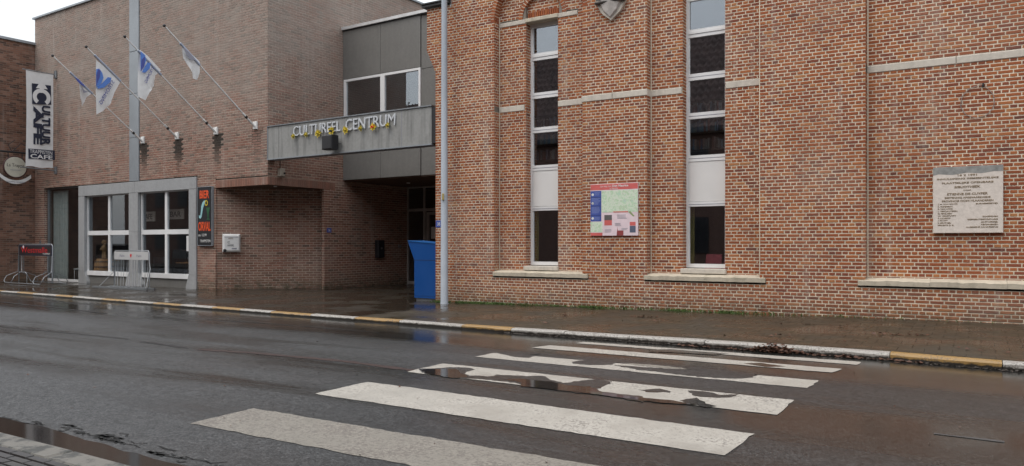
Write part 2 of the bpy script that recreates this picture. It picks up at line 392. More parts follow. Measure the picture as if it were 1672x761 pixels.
# ------------------------------------------------------------------ brick fields
def brick_rows(u0f, u1f, z0, z1, course, Ls, joint, bond, holes, zref=0.0, uref=0.0, jit=.002):
    """returns list of (ua, ub, za, zb) bricks and list of mortar strips"""
    bricks = []; strips = []
    k0 = int(math.floor((z0 - zref) / course + 1e-6)); k = k0
    while True:
        za = zref + k * course; zb = za + course
        if za >= z1 - 1e-4: break
        ca, cb = max(za, z0), min(zb, z1); zc = (ca + cb) / 2
        k += 1
        if cb - ca < .006: continue
        ua = u0f(zc) if callable(u0f) else u0f; ub = u1f(zc) if callable(u1f) else u1f
        iv = [(ua, ub)]
        for h in holes:
            spans = h(zc) if callable(h) else ([(h[0], h[1])] if h[2] < zc < h[3] else [])
            for (ha, hb) in spans:
                nv = []
                for (p, q) in iv:
                    if hb <= p or ha >= q: nv.append((p, q)); continue
                    if ha > p: nv.append((p, ha))
                    if hb < q: nv.append((hb, q))
                iv = nv
        hdr = (bond == 'english' and k % 2 == 0)
        pitch = (Ls - joint) / 2 + joint / 2 if hdr else Ls
        if hdr: pitch = Ls / 2
        off = uref + (0 if (bond == 'english') else (k % 2) * Ls / 2)
        if bond == 'english': off = uref + (Ls * .25 if hdr else (k // 2 % 2) * Ls * .5)
        for (p, q) in iv:
            if q - p < .004: continue
            strips.append((p, q, ca, cb))
            if cb - ca < joint + .012: continue
            j = math.floor((p - off) / pitch)
            cuts = [p]
            x = off + (j + 1) * pitch
            while x < q - 1e-4:
                if x - cuts[-1] > .045 and q - x > .045: cuts.append(x + random.uniform(-jit, jit) * 1.5)
                x += pitch
            cuts.append(q)
            for i in range(len(cuts) - 1):
                a_ = cuts[i] + (joint / 2 if i else .001); b_ = cuts[i + 1] - (joint / 2 if i < len(cuts) - 2 else .001)
                if b_ - a_ > .012: bricks.append((a_, b_, ca + joint / 2, cb - joint / 2))
    return bricks, strips

def emit_bricks(B, mapf, jit=.0015, rec=.005, ch=.0035, tone=None, stain=None):
    """numpy brick boxes. mapf((n,3) local u,v,w) -> world"""
    n = len(B)
    if n == 0: return np.zeros((0, 3)), [], [], []
    A = np.array(B); ua, ub, za, zb = A.T
    dep = RNG.uniform(-.0015, .0025, n) + 0.0
    def jj(): return RNG.uniform(-jit, jit, n)
    P = np.zeros((n, 12, 3))
    cor = [(ua, za), (ub, za), (ub, zb), (ua, zb)]; sg = [(1, 1), (-1, 1), (-1, -1), (1, -1)]
    for i in range(4):
        ju, jz = jj(), jj()
        P[:, i, 0] = cor[i][0] + ju; P[:, i, 1] = cor[i][1] + jz; P[:, i, 2] = -rec - .002
        P[:, 4 + i, 0] = cor[i][0] + ju; P[:, 4 + i, 1] = cor[i][1] + jz; P[:, 4 + i, 2] = dep - ch
        P[:, 8 + i, 0] = cor[i][0] + ju + sg[i][0] * ch; P[:, 8 + i, 1] = cor[i][1] + jz + sg[i][1] * ch; P[:, 8 + i, 2] = dep + jj() * .6
    W = mapf(P.reshape(-1, 3))
    F0 = [(8, 9, 10, 11), (4, 5, 9, 8), (5, 6, 10, 9), (6, 7, 11, 10), (7, 4, 8, 11), (0, 1, 5, 4), (1, 2, 6, 5), (2, 3, 7, 6), (3, 0, 4, 7)]
    F = (np.array(F0)[None] + (np.arange(n) * 12)[:, None, None]).reshape(-1, 4)
    tn = RNG.uniform(0, 1, n) if tone is None else tone
    st = np.zeros(n) if stain is None else np.array([stain((ua[i] + ub[i]) / 2, (za[i] + zb[i]) / 2) for i in range(n)])
    return W, F, np.repeat(tn, 9), np.repeat(st, 9)

def np_mesh(name, V, F, mat, parent, attrs=None):
    me = bpy.data.meshes.new(name)
    V = np.asarray(V, dtype=float); F = np.asarray(F, dtype=np.int32)
    if parent is not None:
        Mi = np.array(WM[parent.name].inverted()); V = V @ Mi[:3, :3].T + Mi[:3, 3]
    me.vertices.add(len(V)); me.vertices.foreach_set('co', V.astype(np.float32).ravel())
    me.loops.add(F.size); me.loops.foreach_set('vertex_index', F.ravel())
    me.polygons.add(len(F)); me.polygons.foreach_set('loop_start', np.arange(0, F.size, 4, dtype=np.int32))
    try: me.polygons.foreach_set('loop_total', np.full(len(F), 4, dtype=np.int32))
    except Exception: pass
    me.update(calc_edges=True)
    me.shade_flat()
    for k, a in (attrs or {}).items():
        at = me.attributes.new(k, 'FLOAT', 'FACE'); at.data.foreach_set('value', np.asarray(a, dtype=np.float32))
    me.materials.append(mat)
    o = bpy.data.objects.new(name, me); COL.objects.link(o)
    if parent is not None: o.parent = parent; WM[o.name] = WM[parent.name]
    else: WM[o.name] = ID
    return o
def mapM(M):
    A = np.array(M)
    return lambda P: P @ A[:3, :3].T + A[:3, 3]

class Wall:
    """collects brick fields of one building, then builds: nearest bricks single, rest joined"""
    def __init__(s, parent, mb, mm): s.p = parent; s.mb = mb; s.mm = mm; s.cand = []; s.V = []; s.F = []; s.T = []; s.S = []; s.nv = 0; s.mV = []; s.mF = []; s.mS = []; s.mn = 0
    def _acc(s, W, F, T, S):
        if len(W) == 0: return
        s.V.append(W); s.F.append(np.asarray(F) + s.nv); s.T.append(T); s.S.append(S); s.nv += len(W)
    def field(s, M, u0, u1, z0, z1, course, Ls, joint, bond, holes=(), uref=0., rec=.005, jit=.0015, stain=None, single=False, mapf=None, zref=0.0):
        B, ST = brick_rows(u0, u1, z0, z1, course, Ls, joint, bond, holes, uref=uref, zref=zref)
        mf = mapf or mapM(M)
        if single:
            for b_ in B:
                c = M @ Vector(((b_[0] + b_[1]) / 2, (b_[2] + b_[3]) / 2, 0))
                dx = c - cam.location; dep = -dx.x * math.sin(YAW) + dx.y * math.cos(YAW); lat = dx.x * math.cos(YAW) + dx.y * math.sin(YAW)
                vis = abs(lat / dep * FPX) < 815 and -355 < (c.z - EYE) / dep * FPX < 385
                s.cand.append((dx.length if vis else 999, b_, M, stain))
        else: s._acc(*emit_bricks(B, mf, jit, rec, stain=stain))
        if mapf:
            ST = [(a_ + (b_ - a_) * i / 24, a_ + (b_ - a_) * (i + 1) / 24, c_, d_) for (a_, b_, c_, d_) in ST for i in range(24)]
        if stain:
            ST = [(a_ + (b_ - a_) * i / m_, a_ + (b_ - a_) * (i + 1) / m_, c_, d_) for (a_, b_, c_, d_) in ST if c_ < 5 and d_ > 3.4 for m_ in [max(1, int((b_ - a_) / .1))] for i in range(m_)] + [q for q in ST if not (q[2] < 5 and q[3] > 3.4)]
        n = len(ST)
        if n:
            P = np.zeros((n, 4, 3))
            for i, (a_, b_, c_, d_) in enumerate(ST):
                P[i] = [(a_, c_, -rec), (b_, c_, -rec), (b_, d_, -rec), (a_, d_, -rec)]
            s.mV.append(mf(P.reshape(-1, 3))); s.mF.append(np.arange(4 * n).reshape(-1, 4) + s.mn); s.mn += 4 * n
            s.mS += [0.0 if stain is None else stain((q[0] + q[1]) / 2, (q[2] + q[3]) / 2) for q in ST]
    def raw(s, boxes8, tone=None):
        """list of 8-corner boxes (world): 0-3 back, 4-7 front, each ccw from front"""
        n = len(boxes8)
        if not n: return
        P = np.zeros((n, 12, 3))
        for i, bx in enumerate(boxes8):
            q = np.array([tuple(v) for v in bx]); P[i, :8] = q
            cen = q[4:8].mean(0); nrm = (q[4:8] - q[0:4]).mean(0); nrm /= (np.linalg.norm(nrm) + 1e-9)
            for k in range(4):
                P[i, 8 + k] = q[4 + k] + (cen - q[4 + k]) * .06; P[i, 4 + k] = q[4 + k] - nrm * .003
        F0 = [(8, 9, 10, 11), (4, 5, 9, 8), (5, 6, 10, 9), (6, 7, 11, 10), (7, 4, 8, 11), (0, 1, 5, 4), (1, 2, 6, 5), (2, 3, 7, 6), (3, 0, 4, 7)]
        F = (np.array(F0)[None] + (np.arange(n) * 12)[:, None, None]).reshape(-1, 4)
        s._acc(P.reshape(-1, 3), F, np.repeat(RNG.uniform(.2, .85, n), 9), np.zeros(n * 9))
    def finish(s, nsingle=300):
        s.cand.sort(key=lambda q: q[0])
        sing = s.cand[:nsingle]; rest = s.cand[nsingle:]
        groups = {}
        for q in rest: groups.setdefault(id(q[2]), (q[2], q[3], []))[2].append(q[1])
        for M, stn, B in groups.values(): s._acc(*emit_bricks(B, mapM(M), stain=stn))
        cache = {}; inv = WM[s.p.name].inverted()
        for (d, b_, M, stn) in sing:
            wdt = round((b_[1] - b_[0]) / .012) * .012; hgt = round((b_[3] - b_[2]) / .004) * .004; tv = random.randrange(12)
            key = (wdt, hgt, tv)
            if key not in cache:
                wb = (wdt, hgt)
                W, F, T, S = emit_bricks([(-wb[0] / 2, wb[0] / 2, -wb[1] / 2, wb[1] / 2)], lambda P: P, tone=np.array([(tv + .5) / 12]))
                me = bpy.data.meshes.new('brick'); me.from_pydata(W.tolist(), [], F.tolist()); me.update()
                at = me.attributes.new('tone', 'FLOAT', 'FACE'); at.data.foreach_set('value', T.astype(np.float32))
                me.materials.append(s.mb); cache[key] = me
            o = bpy.data.objects.new('brick', cache[key]); COL.objects.link(o); o.parent = s.p
            o.matrix_local = inv @ M @ Matrix.Translation(((b_[0] + b_[1]) / 2, (b_[2] + b_[3]) / 2, random.uniform(-.001, .0015)))
        o = np_mesh('brickwork', np.concatenate(s.V), np.concatenate(s.F), s.mb, s.p, {'tone': np.concatenate(s.T), 'stain': np.concatenate(s.S)})
        o['kind'] = 'stuff'
        o = np_mesh('mortar', np.concatenate(s.mV), np.concatenate(s.mF), s.mm, s.p, {'stain': np.array(s.mS)})

# ------------------------------------------------------------------ text
def text(s, M, w_=None, h_=None, mat=None, depth=.004, parent=None, name='lettering', mirror=False, space=1.0, align='L', bold=0.0):
    cu = bpy.data.curves.new(name, 'FONT'); cu.body = s; cu.size = 1; cu.extrude = .5; cu.space_character = space; cu.resolution_u = 3
    cu.offset = bold
    to = bpy.data.objects.new('tmp', cu); COL.objects.link(to)
    dg = bpy.context.evaluated_depsgraph_get(); dg.update()
    me = bpy.data.meshes.new_from_object(to.evaluated_get(dg)); bpy.data.objects.remove(to); bpy.data.curves.remove(cu)
    n = len(me.vertices); co = np.zeros(n * 3); me.vertices.foreach_get('co', co); co = co.reshape(-1, 3)
    x0, x1, y0, y1 = co[:, 0].min(), co[:, 0].max(), co[:, 1].min(), co[:, 1].max()
    sy = (h_ / (y1 - y0)) if h_ else None; sx = (w_ / (x1 - x0)) if w_ else sy
    if sy is None: sy = sx
    co[:, 0] = (co[:, 0] - x0) * sx; co[:, 1] = (co[:, 1] - y0) * sy; co[:, 2] = (co[:, 2] + .5) * depth
    W_ = (x1 - x0) * sx
    if align == 'C': co[:, 0] -= W_ / 2
    if align == 'R': co[:, 0] -= W_
    if mirror: co[:, 0] *= -1
    MM = (WM[parent.name].inverted() if parent is not None else ID) @ M
    A = np.array(MM); co = co @ A[:3, :3].T + A[:3, 3]
    me.vertices.foreach_set('co', co.astype(np.float32).ravel())
    if mirror: me.flip_normals()
    me.materials.clear(); me.materials.append(mat); me.update(); me.name = name
    o = bpy.data.objects.new(name, me); COL.objects.link(o)
    if parent is not None: o.parent = parent; WM[o.name] = WM[parent.name]
    return o
def T(x, y, z=0.0): return Matrix.Translation((x, y, z))

#@@STRUCTURE
# ================================================================== GROUND
o = MB().add([(-700, -500, -.3), (700, -500, -.3), (700, 900, -.3), (-700, 900, -.3)], [(0, 1, 2, 3)]).build('ground', M_GROUND); tag(o, 'flat earth around the street', kind='structure')
RZ = -.06
xs = np.linspace(-90, 40, 131)
vv = []; ff = []
for X in xs: vv += [(X, 3.02 + .04 * math.sin(X * 1.3) + .02 * math.sin(X * 4.1), RZ), (X, (3.02 + kerbY(X)) / 2, RZ), (X, kerbY(X) + .05, RZ)]
for i in range(len(xs) - 1):
    for k in range(2): ff.append((3 * i + k, 3 * i + 3 + k, 3 * i + 4 + k, 3 * i + 1 + k))
road = MB().add(vv, ff).build('road', M_ASPH); tag(road, 'wet dark asphalt road with worn zebra crossing', kind='structure')
#@@ROADMARKS
def jag(poly, amp, step=.06, seed=0):
    rnd = random.Random(seed); out = []
    n = len(poly)
    for i in range(n):
        a = Vector((*poly[i][:2], 0)); b_ = Vector((*poly[(i + 1) % n][:2], 0)); d = (b_ - a).length; m = max(1, int(d / step))
        for k in range(m):
            p = a.lerp(b_, k / m); out.append((p.x + rnd.gauss(0, amp), p.y + rnd.gauss(0, amp)))
    return out
def flat(poly, z, name, mat, parent=None):
    bm = bmesh.new(); vs = [bm.verts.new((x, y, z)) for x, y in poly]; f = bm.faces.new(vs)
    bmesh.ops.triangulate(bm, faces=[f]); bmesh.ops.recalc_face_normals(bm, faces=bm.faces)
    if sum(f.normal.z for f in bm.faces) < 0: bmesh.ops.reverse_faces(bm, faces=bm.faces)
    me = bpy.data.meshes.new(name); bm.to_mesh(me); bm.free(); me.materials.append(mat)
    o = bpy.data.objects.new(name, me); COL.objects.link(o)
    if parent is not None: o.parent = parent
    return o
def G(px, py, z=RZ):                      # photograph point on the level z -> place on the ground
    u = (px - CXP) / FPX; t = (EYE - z) * FPX / (py - YHP)
    return (t * (-math.sin(YAW) + u * math.cos(YAW)), t * (math.cos(YAW) + u * math.sin(YAW)))
stripes = [((-5.33, 3.78), (-1.45, 3.80), (-1.45, 4.43), (-5.35, 4.41), M_STRIPE2), ((-5.38, 5.14), (-1.46, 5.09), (-1.45, 5.78), (-5.38, 5.88), M_STRIPE),
           ((-5.44, 6.57), (-1.44, 6.53), (-1.45, 7.22), (-5.44, 7.25), M_STRIPE), ((-5.43, 7.90), (-1.46, 7.90), (-1.43, 8.40), (-5.40, 8.33), M_STRIPE),
           ((-5.25, 9.0), (-1.39, 9.0), (-1.34, 9.32), (-5.15, 9.36), M_STRIPE), ((-4.93, 9.75), (-1.25, 9.73), (-1.22, 10.0), (-4.9, 9.93), M_STRIPE)]
for i, s_ in enumerate(stripes):
    flat(jag(s_[:4], .006, .09, i), RZ + .004, 'crosswalk_stripe', s_[4], road)
# asphalt showing through worn paint, and puddles lying over it (traced shapes, ground coordinates)
def worn(pts, mat=M_ASPH, z=.0055, amp=.012, seed=3, name='worn_patch', ):
    return flat(jag([G(*p) for p in pts], amp, .05, seed), RZ + z, name, mat, road)
worn([(683, 603), (712, 602), (735, 600), (768, 601), (775, 604), (757, 611), (768, 614), (800, 615), (812, 612), (850, 614), (890, 615), (900, 621), (920, 626), (945, 623), (970, 620), (1000, 624), (990, 630), (975, 637), (985, 641), (1050, 648), (1050, 657), (1000, 648), (930, 640), (850, 630), (848, 627), (780, 619), (760, 619), (720, 612), (692, 611)])
worn([(1044, 637), (1075, 635), (1098, 640), (1092, 642), (1055, 641)], seed=5)
worn([(1123, 638), (1150, 640), (1180, 646), (1206, 644), (1190, 650), (1170, 650), (1148, 650), (1130, 645)], seed=6)
worn([(1110, 655), (1135, 650), (1150, 657), (1170, 664), (1150, 666), (1130, 661)], seed=7)
worn([(931, 592), (945, 589), (985, 589), (1010, 592), (1000, 596), (975, 597), (945, 596)], seed=8)
worn([(1000, 597), (1040, 599), (1100, 603), (1140, 604), (1180, 607), (1238, 613), (1226, 618), (1190, 619), (1140, 616), (1090, 610), (1040, 604)], seed=18)
worn([(1020, 594), (1060, 596), (1110, 601), (1130, 604), (1080, 601), (1035, 597)], M_STRIPE2, seed=19, name='thin_paint')
worn([(1215, 594), (1240, 593), (1284, 599), (1250, 600)], seed=9, amp=.006)
worn([(1060, 571), (1100, 571), (1190, 578), (1165, 580), (1100, 576), (1060, 575)], seed=10, amp=.008)
worn([(862, 580), (878, 581), (862, 585), (838, 583), (812, 577), (850, 574), (885, 578)], seed=11, amp=.008)
def puddle(pts, label, seed=1, z=.0068, amp=.01):
    o = flat(jag([G(*p) for p in pts], amp, .05, seed), RZ + z, 'puddle', M_WATER); tag(o, label, kind='structure'); return o
puddle([(690, 604), (712, 603), (745, 603), (752, 610), (765, 617), (738, 618), (712, 613), (695, 611)], 'small puddle at the worn left end of the third zebra stripe', 21)
puddle([(820, 620), (850, 619), (900, 624), (930, 631), (962, 632), (985, 642), (1045, 650), (1100, 655), (1140, 662), (1100, 660), (1040, 654), (960, 643), (905, 637), (850, 631), (852, 626)], 'long thin puddle along the third zebra stripe', 22)
# gutter water in front of the near kerb
gp = [(X, 2.70) for X in np.arange(-12, 2.01, .5)] + [(X, 3.06 + .04 * math.sin(X * 1.7)) for X in np.arange(2, -12.01, -.5)]
gut = flat(jag(gp, .008, .12, 4), RZ + .006, 'gutter_water', M_WATER); tag(gut, 'brown strip of standing water along the near kerb', kind='structure')
bed = MB().add([(-90, 2.4, RZ - .03), (40, 2.4, RZ - .03), (40, 3.3, RZ - .03), (-90, 3.3, RZ - .03)], [(0, 1, 2, 3)]).build('gutter', M_JOINT); tag(bed, 'dark gutter bed along the near kerb', kind='structure')
# longitudinal seams, thin strips of tar
def strip(pts, wd, mat, z=.0035, seed=0, name='road_seam'):
    rnd = random.Random(seed); a = []; b_ = []
    for i in range(len(pts) - 1):
        p, q = Vector((*pts[i], 0)), Vector((*pts[i + 1], 0)); m = max(1, int((q - p).length / .12)); nn = (q - p).normalized().cross(UP)
        for k in range(m + (i == len(pts) - 2)):
            c = p.lerp(q, k / m); ww = wd * rnd.uniform(.45, 1.2); c = c + nn * rnd.gauss(0, .006)
            a.append(c + nn * ww / 2); b_.append(c - nn * ww / 2)
    vs = [(v.x, v.y, RZ + z) for v in a] + [(v.x, v.y, RZ + z) for v in b_]; n = len(a)
    o = MB().add(vs, [(i, i + 1, n + i + 1, n + i) for i in range(n - 1)]).build(name, mat); o.parent = road; return o
strip([G(0, 533), G(210, 554)], .09, M_SEAM, seed=1); strip([G(232, 558), G(308, 569)], .08, M_SEAM, seed=2)
strip([G(324, 571), G(420, 577), G(560, 590), G(690, 607)], .12, M_SEAMR, seed=3)
strip([G(0, 493), G(175, 512)], .08, M_SEAM, seed=4); strip([G(250, 517), G(308, 523)], .04, M_SEAM, seed=5)
strip([G(340, 522), G(420, 527), G(620, 543)], .03, M_SEAM, seed=6)
strip([G(1525, 708), G(1640, 722)], .065, plain('faded_line_paint', (.055, .052, .050), .6, 0, .4, 30), seed=7, name='faded_line')
#@@KERB
kb = [(0, 475), (28, 477), (53, 479), (88, 482), (119, 484), (160, 488), (200, 491), (245, 494.5), (290, 498), (340, 502), (390, 505), (448, 508), (511, 513), (583, 518), (656, 523), (752, 531), (831, 537), (920, 542), (1028, 548), (1150, 556), (1295, 565), (1453, 576), (1637, 592)]
kx = [G(x, y, zk(G(x, y, .02)[0]))[0] for x, y in kb]
for _ in range(45): kx = [kx[0] - 1.03] + kx
while kx[-1] < 30: kx.append(kx[-1] + 1.02)
kerb = thing('kerb', None, None, (-12, 10.6, 0)); kerb['kind'] = 'structure'; kerb['label'] = 'far kerb of stones painted white and yellow'
nfirst = 45
cols = {}
seq = ['w', 'y'] * 8
lab = ['w', 'y', 'w', 'y', 'w', 'y', 'w', 'y', 'w', 'y', 'w', 'y', 'w', 'y', 'w', 'y', 'w', 'w', 'w', 'w', 'w', 'y', 'w']
for i in range(len(kx) - 1):
    X0, X1 = kx[i] + .004, kx[i + 1] - .004; k = i - nfirst
    col = 'w' if k < 0 and k % 2 == 0 else ('y' if k < 0 else (lab[k] if k < len(lab) else ('y' if (k - len(lab)) % 2 == 0 else 'w')))
    mat = M_KW if col == 'w' else M_KY
    ya, yb = kerbY(X0), kerbY(X1); za, zb = zk(X0) + random.uniform(-.005, .005), zk(X1) + random.uniform(-.005, .005)
    nseg = 5; vs = []; fs = []
    for q in range(nseg + 1):
        t = q / nseg; X = X0 + (X1 - X0) * t; Y = ya + (yb - ya) * t; z = za + (zb - za) * t
        e = random.uniform(-.006, .006) if 0 < q < nseg else 0; c = random.uniform(.016, .03)
        vs += [(X, Y + e, RZ - .08), (X, Y + .008 + e, z - c), (X, Y + .008 + c + e, z + .001), (X, Y + .165, z + .002), (X, Y + .165, RZ - .08)]
    for q in range(nseg):
        for r_ in range(4): fs.append((q * 5 + r_, (q + 1) * 5 + r_, (q + 1) * 5 + r_ + 1, q * 5 + r_ + 1))
    fs += [(0, 1, 2, 3, 4), tuple(nseg * 5 + x for x in (4, 3, 2, 1, 0))]
    o = MB().add(vs, fs).build('kerb_stone', mat, kerb)
    tag(o, 'kerb stone painted yellow' if col == 'y' else 'kerb stone painted white')
nk = thing('near_kerb', None, None, (-4, 2.6, 0)); nk['kind'] = 'structure'; nk['label'] = 'worn grey kerb in the bottom left corner with flaking white paint'
X = -14.0
while X < 8:
    MBk = MB(); pts = []
    MBk.bbox(0, .99, -.2, 0, -.14, .0, .02); MBk.v = [v + Vector((X, 2.71 + random.uniform(-.005, .005), .022)) for v in MBk.v]
    MBk.build('kerb_stone', M_KG, nk); X += 1.0
b = NB('flaking_kerb'); nz = b.noise(6, 6, .7); b.set(b.mix(b.rng(nz, .44, .52, 0, 1), (.04, .04, .034), (.15, .14, .12)), .5); b.bump(b.noise(60, 4), .5, .006)
M_KG2 = b.m
for o in nk.children: o.data.materials[0] = M_KG2
#@@PAVEMENT
pav = MB()
vv = []; ff = []
xs = list(np.arange(-60, 30.1, 1.5))
for X in xs: vv += [(X, kerbY(X) + .16, zk(X) - .006), (X, 14.25, zp(X) - .006), (X, 15.2, zp(X) - .006)]
for i in range(len(xs) - 1): ff += [(3 * i, 3 * i + 3, 3 * i + 4, 3 * i + 1), (3 * i + 1, 3 * i + 4, 3 * i + 5, 3 * i + 2)]
n0 = len(vv); vv += [(-20.5, 14.7, -.006), (-10.6, 14.7, -.0058), (-10.6, 21.5, -.0058), (-20.5, 21.5, -.006)]; ff.append((n0, n0 + 1, n0 + 2, n0 + 3))
pavement = pav.add(vv, ff).build('pavement', M_JOINT); tag(pavement, 'wet tiled pavement in front of the buildings', kind='structure')
tiles = []
S_ = .30
for i in range(-100, 20):
    X0 = i * S_
    for j in range(0, 40):
        Y0 = 9.4 + j * S_
        Xc, Yc = X0 + S_ / 2, Y0 + S_ / 2
        lo = kerbY(Xc) + .17; hi = 14.32 if Xc > -11.1 else (20.6 if Xc > -19.2 else 15.0 - (Xc + 17) * .02)
        y0, y1 = max(Y0, lo), min(Y0 + S_, hi)
        if y1 - y0 < .05: continue
        tiles.append((X0 + (j % 2) * S_ / 2, y0, y1))
def tile_verts(X0, y0, y1, g=.0014, c=.0016):
    if X0 < -10.2: g, c = .0004, .0003
    dz = random.uniform(-.0005, .0005) * (.1 if X0 < -10.2 else 1) + .001
    x0, x1 = X0 + g, X0 + S_ - g; a, b_ = y0 + g, y1 - g
    def z(X, Y): return zp(X, Y) + dz + (random.uniform(-.0003, .0003) if X0 > -10.2 else 0)
    top = [(x0 + c, a + c), (x1 - c, a + c), (x1 - c, b_ - c), (x0 + c, b_ - c)]; bot = [(x0, a), (x1, a), (x1, b_), (x0, b_)]
    return [(x, y, z(x, y)) for x, y in top] + [(x, y, zp(x, y) - .0075) for x, y in bot]
tiles.sort(key=lambda t: (t[0] - .3) ** 2 + (t[1] - 2) ** 2 * 1.0 if t[0] < .9 else 999)
TF = [(0, 1, 2, 3), (4, 5, 1, 0), (5, 6, 2, 1), (6, 7, 3, 2), (7, 4, 0, 3)]
for X0, y0, y1 in tiles[:300]:
    me = bpy.data.meshes.new('paving_tile'); me.from_pydata(tile_verts(X0, y0, y1), [], TF); me.update()
    at = me.attributes.new('tone', 'FLOAT', 'FACE'); at.data.foreach_set('value', [random.random()] * 5); me.materials.append(M_PAV)
    o = bpy.data.objects.new('paving_tile', me); COL.objects.link(o); o.parent = pavement
for nm, sel, mat in (('paving_tiles', [t for t in tiles[300:] if t[0] > -10.2], M_PAV), ('wet_paving_tiles', [t for t in tiles[300:] if t[0] <= -10.2], M_PAVL)):
    V = []; F = []; Tn = []
    for i, (X0, y0, y1) in enumerate(sel):
        V += tile_verts(X0, y0, y1); F += [tuple(8 * i + k for k in f) for f in TF]; Tn += [random.random()] * 5
    o = np_mesh(nm, V, F, mat, None, {'tone': Tn}); o.parent = pavement; o['kind'] = 'stuff'
npv = MB().add([(-60, -1.6, .012), (40, -1.6, .012), (40, 2.52, .012), (-60, 2.52, .012)], [(0, 1, 2, 3)]).build('near_pavement', M_JOINT); tag(npv, 'dark brick pavement in the bottom left corner', kind='structure')
V = []; F = []; Tn = []; i = 0
for a in np.arange(-10, -1, .205):
    for c_ in np.arange(0.4, 2.48, .068):
        off = (.1 if int(round(c_ / .068)) % 2 else 0)
        x0, y0 = a + off, c_; dz = random.uniform(-.002, .002)
        V += [(x0 + .008, y0 + .006, .026 + dz), (x0 + .192, y0 + .006, .026 + dz), (x0 + .192, y0 + .056, .026 + dz), (x0 + .008, y0 + .056, .026 + dz), (x0 + .002, y0, .01), (x0 + .199, y0, .01), (x0 + .199, y0 + .062, .01), (x0 + .002, y0 + .062, .01)]
        F += [tuple(8 * i + k for k in f) for f in TF]; Tn += [random.random()] * 5; i += 1
o = np_mesh('paving_bricks', V, F, M_NPAV, None, {'tone': Tn}); o.parent = npv; o['kind'] = 'stuff'
#@@LIBRARY
# ================================================================== LIBRARY (right, old red brick)
FY, NY, WY = 14.3, 14.5, 14.70           # front plane, niche plane, window plane
lib = thing('library_building', 'old orange red brick library with tall narrow windows in shallow niches', 'building', (-5, FY, 0))
lw = Wall(lib, M_BR, M_MR)
CR, SR, JR = .062, .215, .0165
XL = lambda z: -10.955 if z < 5.42 else (-11.21 if z > 5.95 else -10.955 - .255 * math.floor((z - 5.42) / .062) * .062 / .53)
niches = [(-9.30, -7.10, 6.36), (-5.67, -3.47, 6.36), (-1.69, 2.2, 7.0)]
SILL = .775
def nic(n):
    xc = (n[0] + n[1]) / 2; r_ = (n[1] - n[0]) / 2
    def f(z, extra=0.0):
        if z < SILL: return []
        if z <= n[2]: return [(n[0], n[1])]
        R_ = r_ + .105; d = R_ * R_ - (z - n[2]) ** 2
        return [(xc - math.sqrt(d), xc + math.sqrt(d))] if d > 0 else []
    return f
lw.field(FR(FY), XL, 2.6, -.12, 9.2, CR, SR, JR, 'english', [nic(n) for n in niches] + [lambda z: [(-12, -10.52)] if z > 6.97 else [], (-7.101, -5.669, 4.325, 4.465), (-3.471, -3.36, 0, 0)]
         + [(-9.34, -6.96, .65, .775), (-5.72, -3.36, .65, .775), (-1.81, 2.6, .65, .775)], uref=.03, rec=.005, jit=.0028, single=True)
W1 = (-8.588, -7.787); W2 = (-4.998, -4.164)
def archring(xc, zs, r_, Yf, Yb, n=None, k0=0, k1=pi, rad=.105):
    m = int(r_ * (k1 - k0) / .064); out = []
    for i in range(m):
        a0 = k0 + (k1 - k0) * (i + .12) / m; a1 = k0 + (k1 - k0) * (i + .88) / m
        P = [(r_, a0), (r_ + rad, a0), (r_ + rad, a1), (r_, a1)]
        c = [(xc + q * math.cos(a), zs + q * math.sin(a)) for q, a in P]
        out.append([(x, Yb, z) for x, z in c] + [(x, Yf, z) for x, z in c])
    V = []; F = []
    for i in range(41):
        a = k0 + (k1 - k0) * i / 40
        for q, y in ((r_ + rad, Yf + .006), (r_ + .004, Yf + .006), (r_ + .004, Yb)): V.append((xc + q * math.cos(a), y, zs + q * math.sin(a)))
    for i in range(40):
        for k in range(2): F.append((3 * i + k, 3 * i + k + 1, 3 * i + k + 4, 3 * i + k + 3))
    MB().add(V, F).build('arch_mortar', M_MR, lib)
    return out
for (a, b_, zs) in niches[:2]: lw.raw(archring((a + b_) / 2, zs, (b_ - a) / 2, FY, NY + .02))
# niche back planes
def winhole(W_, zt): return (W_[0], W_[1], .77, zt)
i1 = ((W1[0] + W1[1]) / 2, 6.36, .50)
def inner(z):
    c, zs, r_ = i1; R_ = r_ + .1
    if z < zs: return []
    d = R_ * R_ - (z - zs) ** 2; return [(c - math.sqrt(d), c + math.sqrt(d))] if d > 0 else []
MN = FR(NY)
lw.field(MN, -9.30, -7.10, SILL, 8.0, CR, SR, JR, 'english', [winhole(W1, 6.28), (-9.31, -8.62, 4.325, 4.465), (-7.79, -7.09, 4.325, 4.465), (-9.31, -7.30, 6.25, 6.36), inner], uref=.0, rec=.005, jit=.0028, single=True)
lw.field(MN, -5.67, -3.47, SILL, 8.0, CR, SR, JR, 'english', [winhole(W2, 7.0), (-5.68, -5.01, 4.325, 4.465), (-4.165, -3.46, 4.325, 4.465)], uref=.09, rec=.005, jit=.0028, single=True)
lw.field(MN, -1.69, 2.6, SILL, 8.2, CR, SR, JR, 'english', [(-1.7, 2.7, 4.325, 4.465)], uref=.12, rec=.005, jit=.0028, single=True)
lw.raw(archring(i1[0], i1[1], i1[2], NY, NY + .12, rad=.1))
